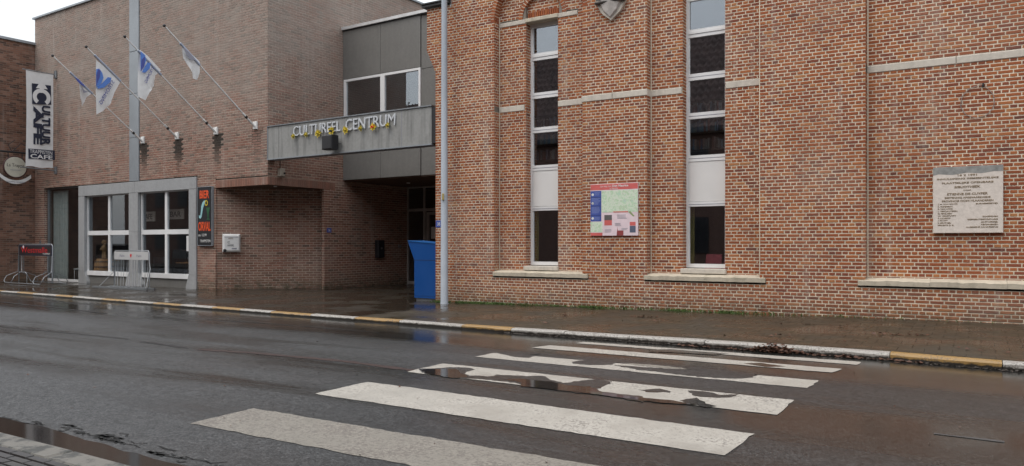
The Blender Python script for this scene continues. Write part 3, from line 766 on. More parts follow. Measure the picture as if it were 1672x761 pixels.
# tympanum over window 1, with a flat segmental relieving arch in it
lw.field(FR(NY + .09), i1[0] - .5, i1[0] + .5, 6.36, 6.9, CR, SR, JR, 'english', [(i1[0] - .42, i1[0] + .42, 6.39, 6.53)], uref=.05, rec=.005)
segs = []
for i in range(15):
    x = i1[0] - .41 + i * .055; s0 = .03 * (1 - ((x + .025 - i1[0]) / .42) ** 2)
    segs.append([(x + .004, NY + .12, 6.375 + s0), (x + .048, NY + .12, 6.375 + s0), (x + .048, NY + .12, 6.50 + s0), (x + .004, NY + .12, 6.50 + s0)] + [(x + .004, NY + .085, 6.375 + s0), (x + .048, NY + .085, 6.375 + s0), (x + .048, NY + .085, 6.50 + s0), (x + .004, NY + .085, 6.50 + s0)])
lw.raw(segs)
# niche returns (facing +X on their left side) and window jambs
for (a, b_, zs) in niches:
    lw.field(FRS(a), FY, NY, SILL, zs + .3, CR, .2, JR, 'english', [(FY - .01, NY + .01, 4.325, 4.465)] if a < -9.2 or a > -2 else [], uref=FY, rec=.005)
    lw.field(FRN(b_), -NY, -FY, SILL, zs + .3, CR, .2, JR, 'english', [], uref=-NY, rec=.005)
for W_, zt in ((W1, 6.28), (W2, 7.2)):
    lw.field(FRS(W_[0]), NY, WY + .08, .88, zt, CR, .2, JR, 'english', [], uref=NY, rec=.005)
    lw.field(FRN(W_[1]), -WY - .08, -NY, .88, zt, CR, .2, JR, 'english', [], uref=-NY, rec=.005)
# left flank of the library, facing the passage
lw.field(FRN(-10.955), -22, -FY, -.1, 6.9, CR, SR, JR, 'english', [], uref=0)
lw.field(FRS(2.6), FY, FY + .3, -.1, 9.2, CR, SR, JR, 'english', [], uref=0)
lw.finish(300)
o = MB().box(-10.93, 2.55, FY + .22, 22, 7.6, 9.1); o.box(-10.5, -10.45, FY + .1, 22, 6.95, 9.1)
# hidden solid behind walls keeps daylight out
for x0, x1, z0, z1 in ((-10.93, -9.32, -.1, 6.9), (-7.09, -5.68, -.1, 7.6), (-3.46, -1.7, -.1, 7.6)): o.box(x0, x1, FY + .03, FY + .42, z0, z1)
o.box(-9.32, W1[0] - .02, NY + .02, NY + .3, -.1, 7.6).box(W1[1] + .02, -7.09, NY + .02, NY + .3, -.1, 7.6).box(W1[0] - .02, W1[1] + .02, NY + .14, NY + .3, 6.3, 7.6).box(W1[0] - .02, W1[1] + .02, NY + .04, NY + .3, -.1, .86)
o.box(-5.68, W2[0] - .02, NY + .02, NY + .3, -.1, 7.6).box(W2[1] + .02, -3.46, NY + .02, NY + .3, -.1, 7.6).box(W2[0] - .02, W2[1] + .02, NY + .04, NY + .3, -.1, .86).box(W2[0] - .02, W2[1] + .02, NY + .04, NY + .3, 7.1, 7.6)
o.box(-1.7, 2.55, NY + .02, NY + .3, -.1, 7.6)
o.box(-10.93, 2.55, 22, 22.2, -.1, 7.6).box(2.3, 2.55, NY + .3, 22, -.1, 7.6).box(-10.93, -10.7, NY + .25, 22, -.1, 6.85).box(-10.9, 2.5, FY + .5, 22, 6.86, 6.9)
o.box(-10.9, 2.5, NY + .32, 22, .25, .3)
o.build('inner_wall', M_INTW, lib)
g = MB(FR(FY)); g.box(-11.3, -10.5, 6.97, 7.03, -.3, .09).box(-11.3, -10.5, 7.03, 7.06, -.3, .12); g.build('gutter', M_DARK, lib)
MB(FR(FY)).box(-10.53, -10.49, 6.9, 9.2, -.3, .005).build('parapet_edge', M_COPING, lib)
# stone bands, sills
def stone(name, M, x0, x1, z0, z1, w0, w1, c=.012, mat=M_STONE2):
    return MB(M).bbox(x0, x1, z0, z1, w0, w1, c).build(name, mat, lib)
F0 = FR(FY)
stone('stone_band', F0, -7.12, -6.42, 4.33, 4.46, -.25, .014); stone('stone_band', F0, -6.414, -5.66, 4.33, 4.46, -.25, .013)
for x0, x1 in ((-9.30, -8.63), (-7.787, -7.10), (-5.67, -5.02), (-4.155, -3.47), (-1.69, -.35), (-.345, .9), (.905, 2.6)):
    stone('stone_band', MN, x0, x1, 4.33, 4.46, -.02, .013)
stone('stone_impost', MN, -9.30, W1[0] - .01, 6.255, 6.355, -.02, .016); stone('stone_impost', MN, W1[1] + .005, -7.31, 6.255, 6.355, -.02, .016)
stone('stone_lintel', MN, W1[0] - .012, W1[1] + .007, 6.27, 6.36, -.2, .03, mat=M_STONE)
def sill(x0, x1, seed):
    rnd = random.Random(seed); n = 14; vs = []; fs = []
    for i in range(n + 1):
        x = x0 + (x1 - x0) * i / n; e = rnd.uniform(-.008, .008)
        vs += [(x, .655 + e * .4, -.02), (x, .655 + e * .4, .03), (x, .735 + e, .034), (x, .785, -.2), (x, .77, -.22)]
    for i in range(n):
        for k in range(4): fs.append((5 * i + k + 1, 5 * i + k, 5 * i + 5 + k, 5 * i + 6 + k))
    fs += [(0, 1, 2, 3, 4), tuple(5 * n + k for k in (4, 3, 2, 1, 0))]
    fs = [tuple(reversed(f)) for f in fs]
    MB(F0).add(vs, fs).build('stone_sill', M_STONE, lib)
for k, (x0, x1) in enumerate(((-9.32, -8.2), (-8.196, -6.97), (-5.725, -4.5), (-4.496, -3.364), (-1.807, -.72), (-.716, .35), (.354, 1.5), (1.504, 2.6))): sill(x0, x1, k)
# windows
rowsw = [(.975, 2.11, 'g'), (2.20, 3.0, 'p'), (3.12, 3.845, 'g'), (3.965, 4.61, 'g'), (4.74, 5.46, 'g'), (5.62, 6.19, 'g')]
for wi, (W_, zt) in enumerate(((W1, 6.275), (W2, 7.1))):
    f = MB(FR(WY)); x0, x1 = W_[0] - .01, W_[1] + .01
    f.box(x0, x0 + .055, .90, zt, -.06, 0).box(x1 - .055, x1, .90, zt, -.06, 0)
    prev = .90
    for (a, b_, t) in rowsw + ([(6.35, 7.03, 'g')] if wi else []):
        f.box(x0 + .056, x1 - .056, prev, a, -.06, -.002); prev = b_
    f.box(x0 + .056, x1 - .056, prev, zt, -.06, -.002)
    wn = f.build('window', M_WHITE, lib); tag(wn, 'tall narrow window, the left one' if wi == 0 else 'tall narrow window, the right one')
    for (a, b_, t) in rowsw + ([(6.35, 7.03, 'g')] if wi else []):
        if t == 'g':
            MB(FR(WY)).box(x0 + .05, x1 - .05, a - .005, b_ + .005, -.042, -.036).build('pane', M_GLASS, wn)
            q = MB(FR(WY)); zz = .012
            if a > 5: # opening vent casement
                q.box(x0 + .06, x1 - .06, a - .09, a - .045, -.0, .012)
            q.box(x0 + .058, x0 + .075, a + .002, b_ - .002, -.06, -.012).box(x1 - .075, x1 - .058, a + .002, b_ - .002, -.06, -.012).build('casement', M_WHITE, wn)
        else:
            o = MB(FR(WY)).bbox(x0 + .057, x1 - .057, a + .003, b_ - .003, -.05, -.012, .01).build('infill_panel', M_WPANEL, wn)
    # dark transom joints
    for z in (2.15, 3.06, 3.90, 4.675, 5.53): MB(FR(WY)).box(x0 + .058, x1 - .058, z - .006, z + .006, -.01, .0005).build('transom_joint', M_GREYP, wn)
    stone('window_sill', FR(NY), W_[0] - .03, W_[1] + .03, .79, .885, -.25, .07, .008, M_STONE2)
# vertical pale joints in the corners of the niches
for x, zt in ((-9.285, 6.5), (-5.655, 7.0), (-1.675, 7)):
    MB(MN).box(x - .012, x + .012, .79, zt, -.02, .008).build('corner_joint', M_MR, lib)
MB(F0).box(-3.478, -3.462, .8, 7, -.012, .003).build('corner_joint', M_MR, lib)
# old stone patches on the left part
for (px, py, s_) in ((780, 22, .2), (742, 52, .12), (744, 80, .14), (735, 76, .08)):
    pass
#@@CENTRE
# ================================================================== CULTURAL CENTRE (left, brown pink brick)
cc_ = thing('cultural_centre', 'large brown pink brick cultural centre with flat roof and cafe windows', 'building', L(0, 0), PHI)
cw = Wall(cc_, M_BL, M_ML)
CL, SL, JL = .075, .22, .0135
brk = [(-6.149, 4.747), (-4.269, 4.739), (-2.318, 4.732), (-.509, 4.740)]
def stain(u, z):
    s_ = 0
    for k, (a, zb) in enumerate(brk):
        t = (zb - .06 - z) / (1.15 + .15 * (k % 2))
        if 0 <= t <= 1 and abs(u - a - .04) < .24 * (1 - t * .6): s_ = max(s_, min(.9, (1 - t) * 1.3))
    return s_
AW = -2.362
cw.field(FL(0), -13.35, 0, -.06, 9.84, CL, SL, JL, 'running', [(-12.65, -3.262, -1, 3.415), (AW, .1, -1, 3.27), (-6.93, -6.36, 3.415, 12), (-12.65, -10.1, 3.3, 3.455)], uref=.0, stain=stain, single=True)
cw.field(FLS(0), 0, 12, 3.27, 9.84, CL, SL, JL, 'running', [(2.9, 8.5, 3.36, 8.0)], uref=.05, single=True)
cw.field(FLS(0), 2.10, 5.92, -.06, 3.27, CL, SL, JL, 'running', [(2.1, 2.54, 3.04, 3.27)] and [], uref=.05, single=True)
cw.field(FL(2.10), -.12, 0, -.06, 3.04, CL, .12, JL, 'running', [], uref=0)
cw.field(FLS(AW), 0, .10, -.06, 3.04, CL, .12, JL, 'running', [], uref=0)
cw.field(FLS(-12.65), 0, .12, -.06, 3.45, CL, .12, JL, 'running', [], uref=0)
# soldier course
sol = []
def soldier(M, u0, u1, z0=3.04, z1=3.27, dep=.1):
    n = int((u1 - u0) / .075)
    for i in range(n):
        a = u0 + (u1 - u0) * i / n + .004; b_ = u0 + (u1 - u0) * (i + 1) / n - .004
        c = [(a, z0), (b_, z0), (b_, z1 - .006), (a, z1 - .006)]
        sol.append([M @ Vector((x, y, -dep)) for x, y in c] + [M @ Vector((x, y, .002)) for x, y in c])
soldier(FL(0), AW, 0); soldier(FLS(0), 0, 2.54)
cw.raw(sol)
cw.field(FL(0), AW, 0, 3.04, 3.27, .5, 5, .5, 'running', [], rec=.006)
cw.field(FLS(0), 0, 2.1, 3.04, 3.27, .5, 5, .5, 'running', [], rec=.006)
# recessed diagonal wall under the cut-away corner
pl = [(-2.36, .06), (-2.14, .36), (-1.95, .66), (-1.70, 1.0), (-1.42, 1.36), (-1.08, 1.74), (-.70, 2.1), (-.28, 2.45), (-.02, 2.62)]
cum = [0]
for i in range(len(pl) - 1): cum.append(cum[-1] + math.dist(pl[i], pl[i + 1]))
def polymap(P):
    u = P[:, 0]; idx = np.clip(np.searchsorted(cum, u, 'right') - 1, 0, len(pl) - 2)
    A = np.array(pl); d = A[1:] - A[:-1]; ln = np.linalg.norm(d, axis=1, keepdims=True); d = d / ln
    t = u - np.array(cum)[idx]; q = A[idx] + d[idx] * t[:, None]; nrm = np.stack([d[:, 1], -d[:, 0]], 1)[idx]
    q = q + nrm * P[:, 2:3]
    X = LO.x + LX.x * q[:, 0] + LY.x * q[:, 1]; Y = LO.y + LX.y * q[:, 0] + LY.y * q[:, 1]
    return np.stack([X, Y, P[:, 1]], 1)
cw.field(ID, 0, cum[-1], -.06, 3.1, CL, SL, JL, 'running', [], uref=.03, mapf=polymap)
cw.finish(300)
# solid cores, roof, soffit
o = MB(WL)
o.box(-13.3, -.05, .25, 12, 3.5, 9.7).box(-13.3, -12.68, .05, .3, -.1, 3.5).box(-3.24, AW - .02, .03, .3, -.1, 3.5)
o.box(-6.9, -6.3, .03, .3, 3.5, 9.7)
o.box(-.25, -.03, 2.66, 8.9, -.1, 3.5)
o.build('inner_core', M_INTW, cc_)
MB(WL).box(AW - .05, -.012, .012, 2.75, 3.055, 3.065).build('soffit', M_SOFFIT, cc_)
MB(WL).box(-12.95, -2.9, 6.2, 6.4, -.05, 3.5).box(-2.95, -2.75, .4, 6.4, -.05, 3.5).box(-13.0, -12.8, .3, 6.4, -.05, 3.5).box(-12.9, -2.9, .3, 6.3, 3.42, 3.5).build('cafe_inner_wall', M_INTW, cc_)
MB(WL).box(-12.9, -2.9, .35, 6.3, -.04, .012).build('cafe_floor', M_INT, cc_)
MB(WL).box(-13.42, .07, -.07, .35, 9.84, 9.90).box(-.35, .07, .35, 12, 9.84, 9.90).build('roof_edge', M_ZINC, cc_)
dl = MB(WL)
dl.lathe([(.05, 0), (.05, .03)], 12, (-.35, .55, 3.02)); dl.build('downlight', M_WPAINT, cc_)
# zinc strip running up the facade
for z0, z1 in ((3.43, 4.86), (4.866, 6.3), (6.306, 7.7), (7.706, 9.83)):
    MB(FL(0)).bbox(-6.92, -6.37, z0, z1, -.02, .035, .012).build('zinc_strip', M_ZINC, cc_)
# concrete surround
cf = FL(0)
def conc(x0, x1, z0, z1, w0=-.25, w1=.045, name='concrete_surround', mat=M_CONC): return MB(cf).bbox(x0, x1, z0, z1, w0, w1, .008).build(name, mat, cc_)
conc(-10.116, -6.60, 3.05, 3.415); conc(-6.594, -3.263, 3.05, 3.415)
conc(-10.116, -9.72, .42, 3.045); conc(-6.93, -6.40, 1.76, 3.045); conc(-6.93, -6.40, .42, 1.754); conc(-3.634, -3.263, .42, 3.045)
def foot(xa, xb, la, ra):
    pts = [(xa - la, -.05), (xb + ra, -.05), (xb + ra, .06), (xb, .42), (xa, .42), (xa - la, .06)]
    MB(cf).prism(pts, -.25, .046).build('pillar_foot', M_CONC, cc_)
foot(-10.116, -9.72, 0, .16); foot(-6.93, -6.40, .2, .24); foot(-3.634, -3.263, .14, 0)
MB(cf).box(-9.9, -3.6, -.05, .29, -.5, -.08).build('plinth', M_PANEL, cc_)
def cwin(x0, x1, xm, lab_):
    f = MB(FL(.06)); z0, z1 = .285, 3.065; t = .045
    f.box(x0, x0 + t, z0, z1, -.07, 0).box(x1 - t, x1, z0, z1, -.07, 0).box(x0 + t, x1 - t, z1 - t, z1, -.07, -.002)
    f.box(x0 + t, x1 - t, z0, z0 + .15, -.07, .03).box(xm - .06, xm + .06, z0 + .15, z1 - t, -.07, -.001)
    f.box(x0 + t, xm - .06, 1.68, 1.83, -.07, -.002).box(xm + .06, x1 - t, 1.68, 1.83, -.07, -.002)
    wn = f.build('window', M_WHITE, cc_); tag(wn, lab_)
    for a, b_ in ((x0 + t, xm - .06), (xm + .06, x1 - t)):
        for c, d in ((z0 + .15, 1.68), (1.83, z1 - t)):
            MB(FL(.06)).box(a - .004, b_ + .004, c - .004, d + .004, -.045, -.039).build('pane', M_GLASS2, wn)
cwin(-9.735, -6.90, -8.31, 'left cafe window of four panes'); cwin(-6.37, -3.60, -4.985, 'right cafe window of four panes')
o = MB(FL(.06)).box(-3.93, -3.70, 1.15, 1.62, -.03, -.02).build('paper_notice', M_WPAINT, cc_)
# glass door bay at the far left
f = MB(FL(.1)); x0, x1 = -12.60, -10.13
f.box(x0, x0 + .06, .03, 3.45, -.06, 0).box(x1 - .06, x1, .03, 3.45, -.06, 0).box(x0 + .06, x1 - .06, 3.40, 3.45, -.06, -.002).box(x0 + .06, x1 - .06, .0, .10, -.06, .02)
dr = f.build('glass_door', M_GALV, cc_); MB(FL(.1)).box(x0 + .05, x1 - .05, .09, 3.41, -.04, -.034).build('pane', M_GLASS2, dr)
MB(FL(.1)).box(x0 + .061, x1 - .061, .012, .102, .021, .03).build('door_threshold', M_WHITE, dr)
# entrance door in the passage
f = MB(FL(5.87)); z1 = 3.33
f.box(.0, .055, -.02, z1, -.06, 0).box(.055, 4.2, z1 - .05, z1, -.06, -.002).box(.055, 4.2, 2.49, 2.58, -.06, -.002).box(.73, .83, -.02, 2.49, -.06, -.003).box(.73, .80, 2.58, z1 - .05, -.06, -.003).box(1.9, 2.0, -.02, 2.49, -.06, -.003).box(.055, .73, -.02, .1, -.06, -.004)
ed = f.build('entrance_door', plain('grey_door_frame', (.36, .33, .31), .5), cc_)
for a, b_, c, d in ((.055, .73, .1, 2.49), (.055, .73, 2.58, 3.28), (.80, 4.2, 2.58, 3.28), (1.0, 1.82, .12, 2.35)):
    MB(FL(5.87)).box(a, b_, c, d, -.04, -.034).build('pane', M_GLASS2, ed)
MB(FL(5.87)).box(.89, .99, .02, 2.45, -.05, .02).box(1.83, 1.9, .02, 2.45, -.05, .02).box(.99, 1.83, 2.36, 2.45, -.05, .02).box(.99, 1.83, .02, .12, -.05, .02).build('door_leaf', bpy.data.materials['grey_door_frame'], ed)
MB(FL(5.87)).box(1.06, 1.26, 1.55, 1.95, -.03, -.02).build('paper_notice', M_WPAINT, ed)
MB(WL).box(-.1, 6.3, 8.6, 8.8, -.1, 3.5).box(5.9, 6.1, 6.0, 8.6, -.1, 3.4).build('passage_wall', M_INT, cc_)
#@@LINK
lk = thing('link_building', 'dark grey panelled link between the two brick buildings over the passage', 'building', L(1.8, 2.87), PHI)
lf = FL(2.87)
for (a, b_, c, d) in ((0, 1.572, 6.50, 8.0), (1.58, 3.14, 6.50, 8.0), (3.148, 3.75, 6.45, 8.02), (3.148, 5.5, 3.36, 6.44), (0, 1.572, 3.36, 4.98), (1.58, 3.14, 3.36, 4.98), (3.76, 5.2, 6.45, 8.02)):
    MB(lf).bbox(a, b_, c, d, -.04, .0 if a < 3.1 else -.03, .006).build('facade_panel', M_PANEL, lk)
MB(lf).box(-.02, 5.2, 8.03, 8.12, -.4, .07).build('roof_edge', M_COPING, lk); MB(lf).box(-.0, 5.2, 8.0, 8.028, -.4, .03).build('roof_shadow_gap', M_DARK, lk)
f = MB(lf); f.box(.03, .13, 5.0, 6.49, -.08, .0).box(3.07, 3.14, 5.0, 6.49, -.08, 0).box(.13, 3.07, 6.42, 6.49, -.08, -.002).box(.13, 3.07, 4.98, 5.08, -.08, -.002).box(1.57, 1.74, 5.08, 6.42, -.08, -.001)
wn = f.build('window', M_WHITE, lk)
for a, b_ in ((.13, 1.57), (1.74, 3.07)): MB(lf).box(a - .003, b_ + .003, 5.077, 6.423, -.05, -.044).build('pane', M_GLASS, wn)
MB(WL).box(.05, 5.6, 2.92, 9, 3.33, 3.40).build('soffit', M_SOFFIT, lk)
MB(WL).box(.05, 5.6, 8.6, 8.9, 3.4, 7.95).box(.05, 5.6, 2.95, 8.6, 7.9, 7.98).box(.05, 5.6, 2.95, 8.6, 4.9, 4.96).build('inner_wall', M_INTW, lk)
MB(WL).lathe([(.06, 0), (.06, .03)], 12, (1.35, 4.4, 3.305)).build('downlight', M_WPAINT, lk)
MB(WL).box(.01, 3.9, 3.0, 9, 8.0, 8.04).build('flat_roof', M_DARK, lk)
#@@NEIGHBOUR
nb = thing('neighbour_building', 'darker brown brick building at the left edge jutting towards the street', 'building', L(-13.35, -1), PHI)
nw = Wall(nb, M_BN, M_MN)
nw.field(FLS(-13.35), -2.6, 0, -.06, 8.87, CL, SL, JL, 'running', [], uref=.02)
nw.field(FL(-2.6), -22, -13.35, -.06, 8.87, CL, SL, JL, 'running', [], uref=.02)
nw.finish(0)
MB(WL).box(-22, -13.45, -2.5, 6, -.1, 8.8).build('inner_core', M_INTW, nb)
MB(WL).box(-22, -13.28, -2.68, 6, 8.87, 8.96).build('roof_edge', M_ZINC, nb)
MB().tube([L(-13.27, -1.62, .0), L(-13.27, -1.62, 8.8)], .05, 10).build('drainpipe', M_ZINC, nb)
#@@OPPOSITE
for k, (x0, x1, cat_) in enumerate(((-56, -30, 0), (-30, -18, 1), (-18, -5, 0), (-5, 9, 1), (9, 24, 0))):
    nm = ['brick house across the street at the far left, seen only mirrored', 'second brick house across the street, mirrored in the cafe windows', 'third house across the street with dark tiled roof, mirrored in the library windows', 'house across the street behind the camera with chimney and dark tiled roof', 'house across the street at the far right, seen only mirrored'][k]
    h = thing('terraced_house', nm, 'house', ((x0 + x1) / 2, -4, 0), 0, 'terraced houses across the street')
    MB().box(x0, x1, -7.4, -1.9, -.1, 6.3).build('wall', plain('plain_brick%d' % k, (.10, .05, .04) if cat_ else (.12, .07, .055), .9, 0, .2, 3), h)
    # tiled roof as waves
    V = []; F = []; nx = int((x1 - x0) / .075); ny = 56
    for j in range(ny + 1):
        t = j / ny; st = (t * ny / 4) % 1.0
        for i in range(nx + 1):
            x = x0 + (x1 - x0) * i / nx
            V.append((x, -1.6 - t * 3.3, 6.2 + t * 4.7 + .06 * math.sin(i * .075 / .30 * 2 * pi) - .11 * st + .05))
    for j in range(ny):
        for i in range(nx): q = j * (nx + 1) + i; F.append((q, q + 1, q + nx + 2, q + nx + 1))
    np_mesh('roof', V, F, M_TILE, h)
    MB().add([(x0, -4.9, 10.93), (x1, -4.9, 10.93), (x1, -8.0, 6.3), (x0, -8.0, 6.3)], [(0, 1, 2, 3)]).add([(x0, -1.9, 6.3), (x0, -4.9, 10.9), (x0, -7.4, 6.3)], [(0, 1, 2)]).add([(x1, -1.9, 6.3), (x1, -4.9, 10.9), (x1, -7.4, 6.3)], [(0, 1, 2)]).build('roof_back', M_TILE, h)
    MB().box(x0, x1, -1.66, -1.50, 6.08, 6.26).build('gutter', M_DARK, h)
    MB().box(x0 + .9 + k % 2 * 8.2, x0 + 1.6 + k % 2 * 8.2, -5.2, -4.5, 10, 11.9).build('chimney', M_INT, h)
    x = x0 + 1.3
    while x < x1 - 1.6:
        for z0 in (1.0, 4.0):
            f = MB(fr((x, -1.89, 0), (-1, 0, 0))); f.box(-1.2, 0, z0, z0 + 1.5, 0, .03)
            wn = f.build('window', M_DARK if k < 3 else M_WHITE, h); MB(fr((x, -1.89, 0), (-1, 0, 0))).box(-1.1, -.1, z0 + .1, z0 + 1.4, .03, .035).build('pane', M_BLACK, wn)
        x += 2.9
#@@OBJECTS

# ---------------------------------------------------------------- lamp post
t = thing('street_lamp', 'tall tapered grey street lamp pole on the pavement beside the blue box', 'street lamp', (-10.50, 14.02, 0))
px_, py_ = -10.47, 14.0
MB().tube([(px_, py_, -.02), (px_, py_, .02), (px_, py_, 9.6)], .118, 24, r2=.058).build('pole', M_POLEG, t)
MB().tube([(px_, py_, 9.5), (px_, py_ - .3, 10.0), (px_, py_ - 1.0, 10.25), (px_, py_ - 1.6, 10.3)], .04, 10).build('arm', M_POLEG, t)
MB().bbox(px_ - .14, px_ + .14, py_ - 2.3, py_ - 1.5, 10.24, 10.36, .04).build('lamp_head', M_POLEG, t)
MB(fr((px_, py_, 0), (.851, .525, 0))).bbox(-.045, .0, 2.37, 2.52, .08, .116, .005).build('sticker', plain('faded_yellow_sticker', (.42, .33, .12), .6), t)
# ---------------------------------------------------------------- blue return box
t = thing('book_return_box', 'bright blue metal return box with flared sloping top behind the library corner', 'box', (-11.3, 14.75, 0))
# body seen side on: profile in the X-z plane, flaring to the left towards the top
M_ = fr((-11.66, 14.36, 0), (1, .0, 0))
pf = [(0.02, .07), (.80, .07), (.80, 1.36), (-.17, 1.43), (-.16, 1.38), (.02, .98)]
MB(M_).prism(pf, -.60, 0).build('body', M_BLUE, t)
MB(M_).prism([(-.175, 1.432), (.80, 1.362), (.80, 1.385), (-.18, 1.455)], -.62, .015).build('lid', plain('lighter_blue_coat', (.015, .11, .34), .35), t)
MB(M_).box(.03, .8, .975, .985, 0, .002).build('panel_seam', M_NAVY, t); MB(M_).box(.035, .79, .12, .125, 0, .002).build('panel_seam', M_NAVY, t)
MB(M_).box(.06, .78, 0, .07, -.55, -.03).build('base_plinth', M_GALV, t)
MB(fr((-11.685, 14.7, 0), (0, 1, 0), UP, (-1, 0, 0))).box(-.05, .03, .62, .72, -.03, .02).build('lock', M_RED, t)
# ---------------------------------------------------------------- sign panel and letters
t = thing('entrance_sign', 'long weathered grey metal sign panel above the passage with white lettering', 'sign', L(3, 0, 3.75), PHI)
sf = FL(-.03)
MB(WL).prism([(.046, -.03), (5.943, -.03), (5.943, .22), (.046, .22)], 3.75, 4.64).build('panel', M_SIGNP, t)
MB(sf).box(.03, 5.96, 4.642, 4.67, -.27, .03).build('top_edge', M_GALV, t)
MB(sf).box(.03, 5.96, 3.72, 3.748, -.27, .03).box(.03, .045, 3.748, 4.64, -.27, .02).build('frame', M_ZINC, t)
MB(sf).box(.498, .504, 3.76, 4.635, 0, .003).build('panel_joint', M_DARK, t)
MB(sf).box(4.995, 5.003, 3.76, 4.635, 0, .003).build('panel_joint', M_GREYP, t)
MB(WL).box(5.944, 6.12, -.02, .22, 3.76, 4.62).build('end_cap', M_DARK, t)
text('CULTUREEL', sf @ T(1.13, 4.295, .02), 1.80, .27, M_LET, .02, t, 'lettering', bold=.0)
text('CENTRUM', sf @ T(3.12, 4.285, .02), 1.70, .29, M_LET, .02, t, 'lettering', bold=.0)
ss = MB(sf); 
# ---------------------------------------------------------------- flowers on the sign
fx = [1.184, 1.692, 2.14, 2.646, 3.16, 3.703, 4.125, 4.618]
lb = ['yellow flower decoration furthest left, under the letter C of the sign', 'faded yellow flower decoration under the first L and T of the sign', 'yellow flower decoration under the U of the sign',
      'open yellow flower with dark heart just above the black floodlight', 'large bright yellow flower under the second word\'s C', 'narrow faded yellow flower under the letter N of the sign', 'bright yellow flower with orange heart under the R of the sign', 'pale yellow flower decoration furthest right, under the letter M']
for i, x in enumerate(fx):
    full = i in (2, 3, 4, 6); z = 4.288 + (.02 if i in (3,) else 0)
    f = thing('yellow_flower', lb[i], 'decoration', L(x, -.1, z), PHI, 'yellow flowers fixed along the sign')
    m = MB(sf); rnd = random.Random(i)
    np_ = 7
    for k in range(np_):
        a = 2 * pi * k / np_ + rnd.uniform(-.2, .2); rr = (.115 if full else .09) * rnd.uniform(.85, 1.1); sx = 1 if full else .72
        c, s_ = math.cos(a), math.sin(a); wd = .042
        P = [(x, z, .07), (x + sx * (c * rr * .55 - s_ * wd), z + s_ * rr * .55 + c * wd, .10), (x + sx * c * rr, z + s_ * rr, .075 + rnd.uniform(-.01, .03)), (x + sx * (c * rr * .55 + s_ * wd), z + s_ * rr * .55 - c * wd, .085)]
        P2 = [(p[0], p[1], p[2] - .008) for p in P]
        m.add(P + P2, [(0, 3, 2, 1), (4, 5, 6, 7), (0, 1, 5, 4), (1, 2, 6, 5), (2, 3, 7, 6), (3, 0, 4, 7)])
    m.build('petals', M_YEL if full else plain('faded_yellow', (.42, .36, .10), .6), f)
    MB(sf).lathe([(.02, .07), (.032, .135), (.026, .14), (.012, .1)], 10, (x, z, 0)).build('trumpet', M_ORANGE if i == 6 else (M_NAVY if i == 3 else M_YEL), f)
    MB(sf).tube([(x + .01, z, 0.0), (x + .02, z - .01, .08)], .012, 6).build('fixing', M_GREEN, f)
# ---------------------------------------------------------------- floodlight on the sign
t = thing('floodlight', 'black box shaped floodlight hanging from the sign panel', 'lamp', L(2.8, -.2, 3.8), PHI)
MB(sf).bbox(2.56, 2.93, 3.80, 4.17, .10, .34, .02).build('housing', M_BLACK, t)
m = MB(sf)
for k in range(7): m.box(2.585 + k * .05, 2.592 + k * .05, 3.83, 4.14, .34, .347)
MB(sf).bbox(2.58, 2.91, 3.82, 4.15, .335, .343, .004).build('grille', M_DARK, t)
MB(sf).box(2.70, 2.80, 4.0, 4.06, 0, .1).tube([(2.95, 3.98, .02), (3.0, 3.95, .10), (2.93, 3.95, .16)], .012, 6).build('bracket', M_DARK, t)
# ---------------------------------------------------------------- flag poles and flags
pd = math.radians(38.7); PL = 3.5
where = ['leftmost', 'second from the left', 'third from the left', 'rightmost']
flagout = [
    [[(117, 120), (130, 133), (151, 151), (143, 158), (137, 168), (133, 174), (129, 160), (129, 137)], 'mostly furled white flag with dark blue marks on the leftmost pole'],
    [[(157, 98), (170, 108), (184, 120), (197, 133), (187, 150), (181, 170), (168, 181), (157, 187), (156, 150)], 'spread white flag with blue swoosh and mirrored violet lettering'],
    [[(228, 81), (240, 90), (252, 103), (263, 115), (254, 123), (253, 140), (243, 150), (238, 164), (227, 157)], 'white flag with blue swoosh hanging in front of the zinc strip'],
    [[(297, 74), (305, 82), (317, 92), (326, 101), (326, 118), (324, 130), (314, 128), (307, 108), (300, 95)], 'furled white and grey flag on the rightmost pole']]
def onplane(px, py, a):           # photograph point to the vertical plane at distance a along the facade
    u = (px - CXP) / FPX; d = Vector((-math.sin(YAW) + u * math.cos(YAW), math.cos(YAW) + u * math.sin(YAW), 0))
    o_ = LO + LX * a; tt = o_.dot(LX) / d.dot(LX); p = d * tt
    return ((p - LO).dot(LY), EYE + (YHP - py) / FPX * tt)
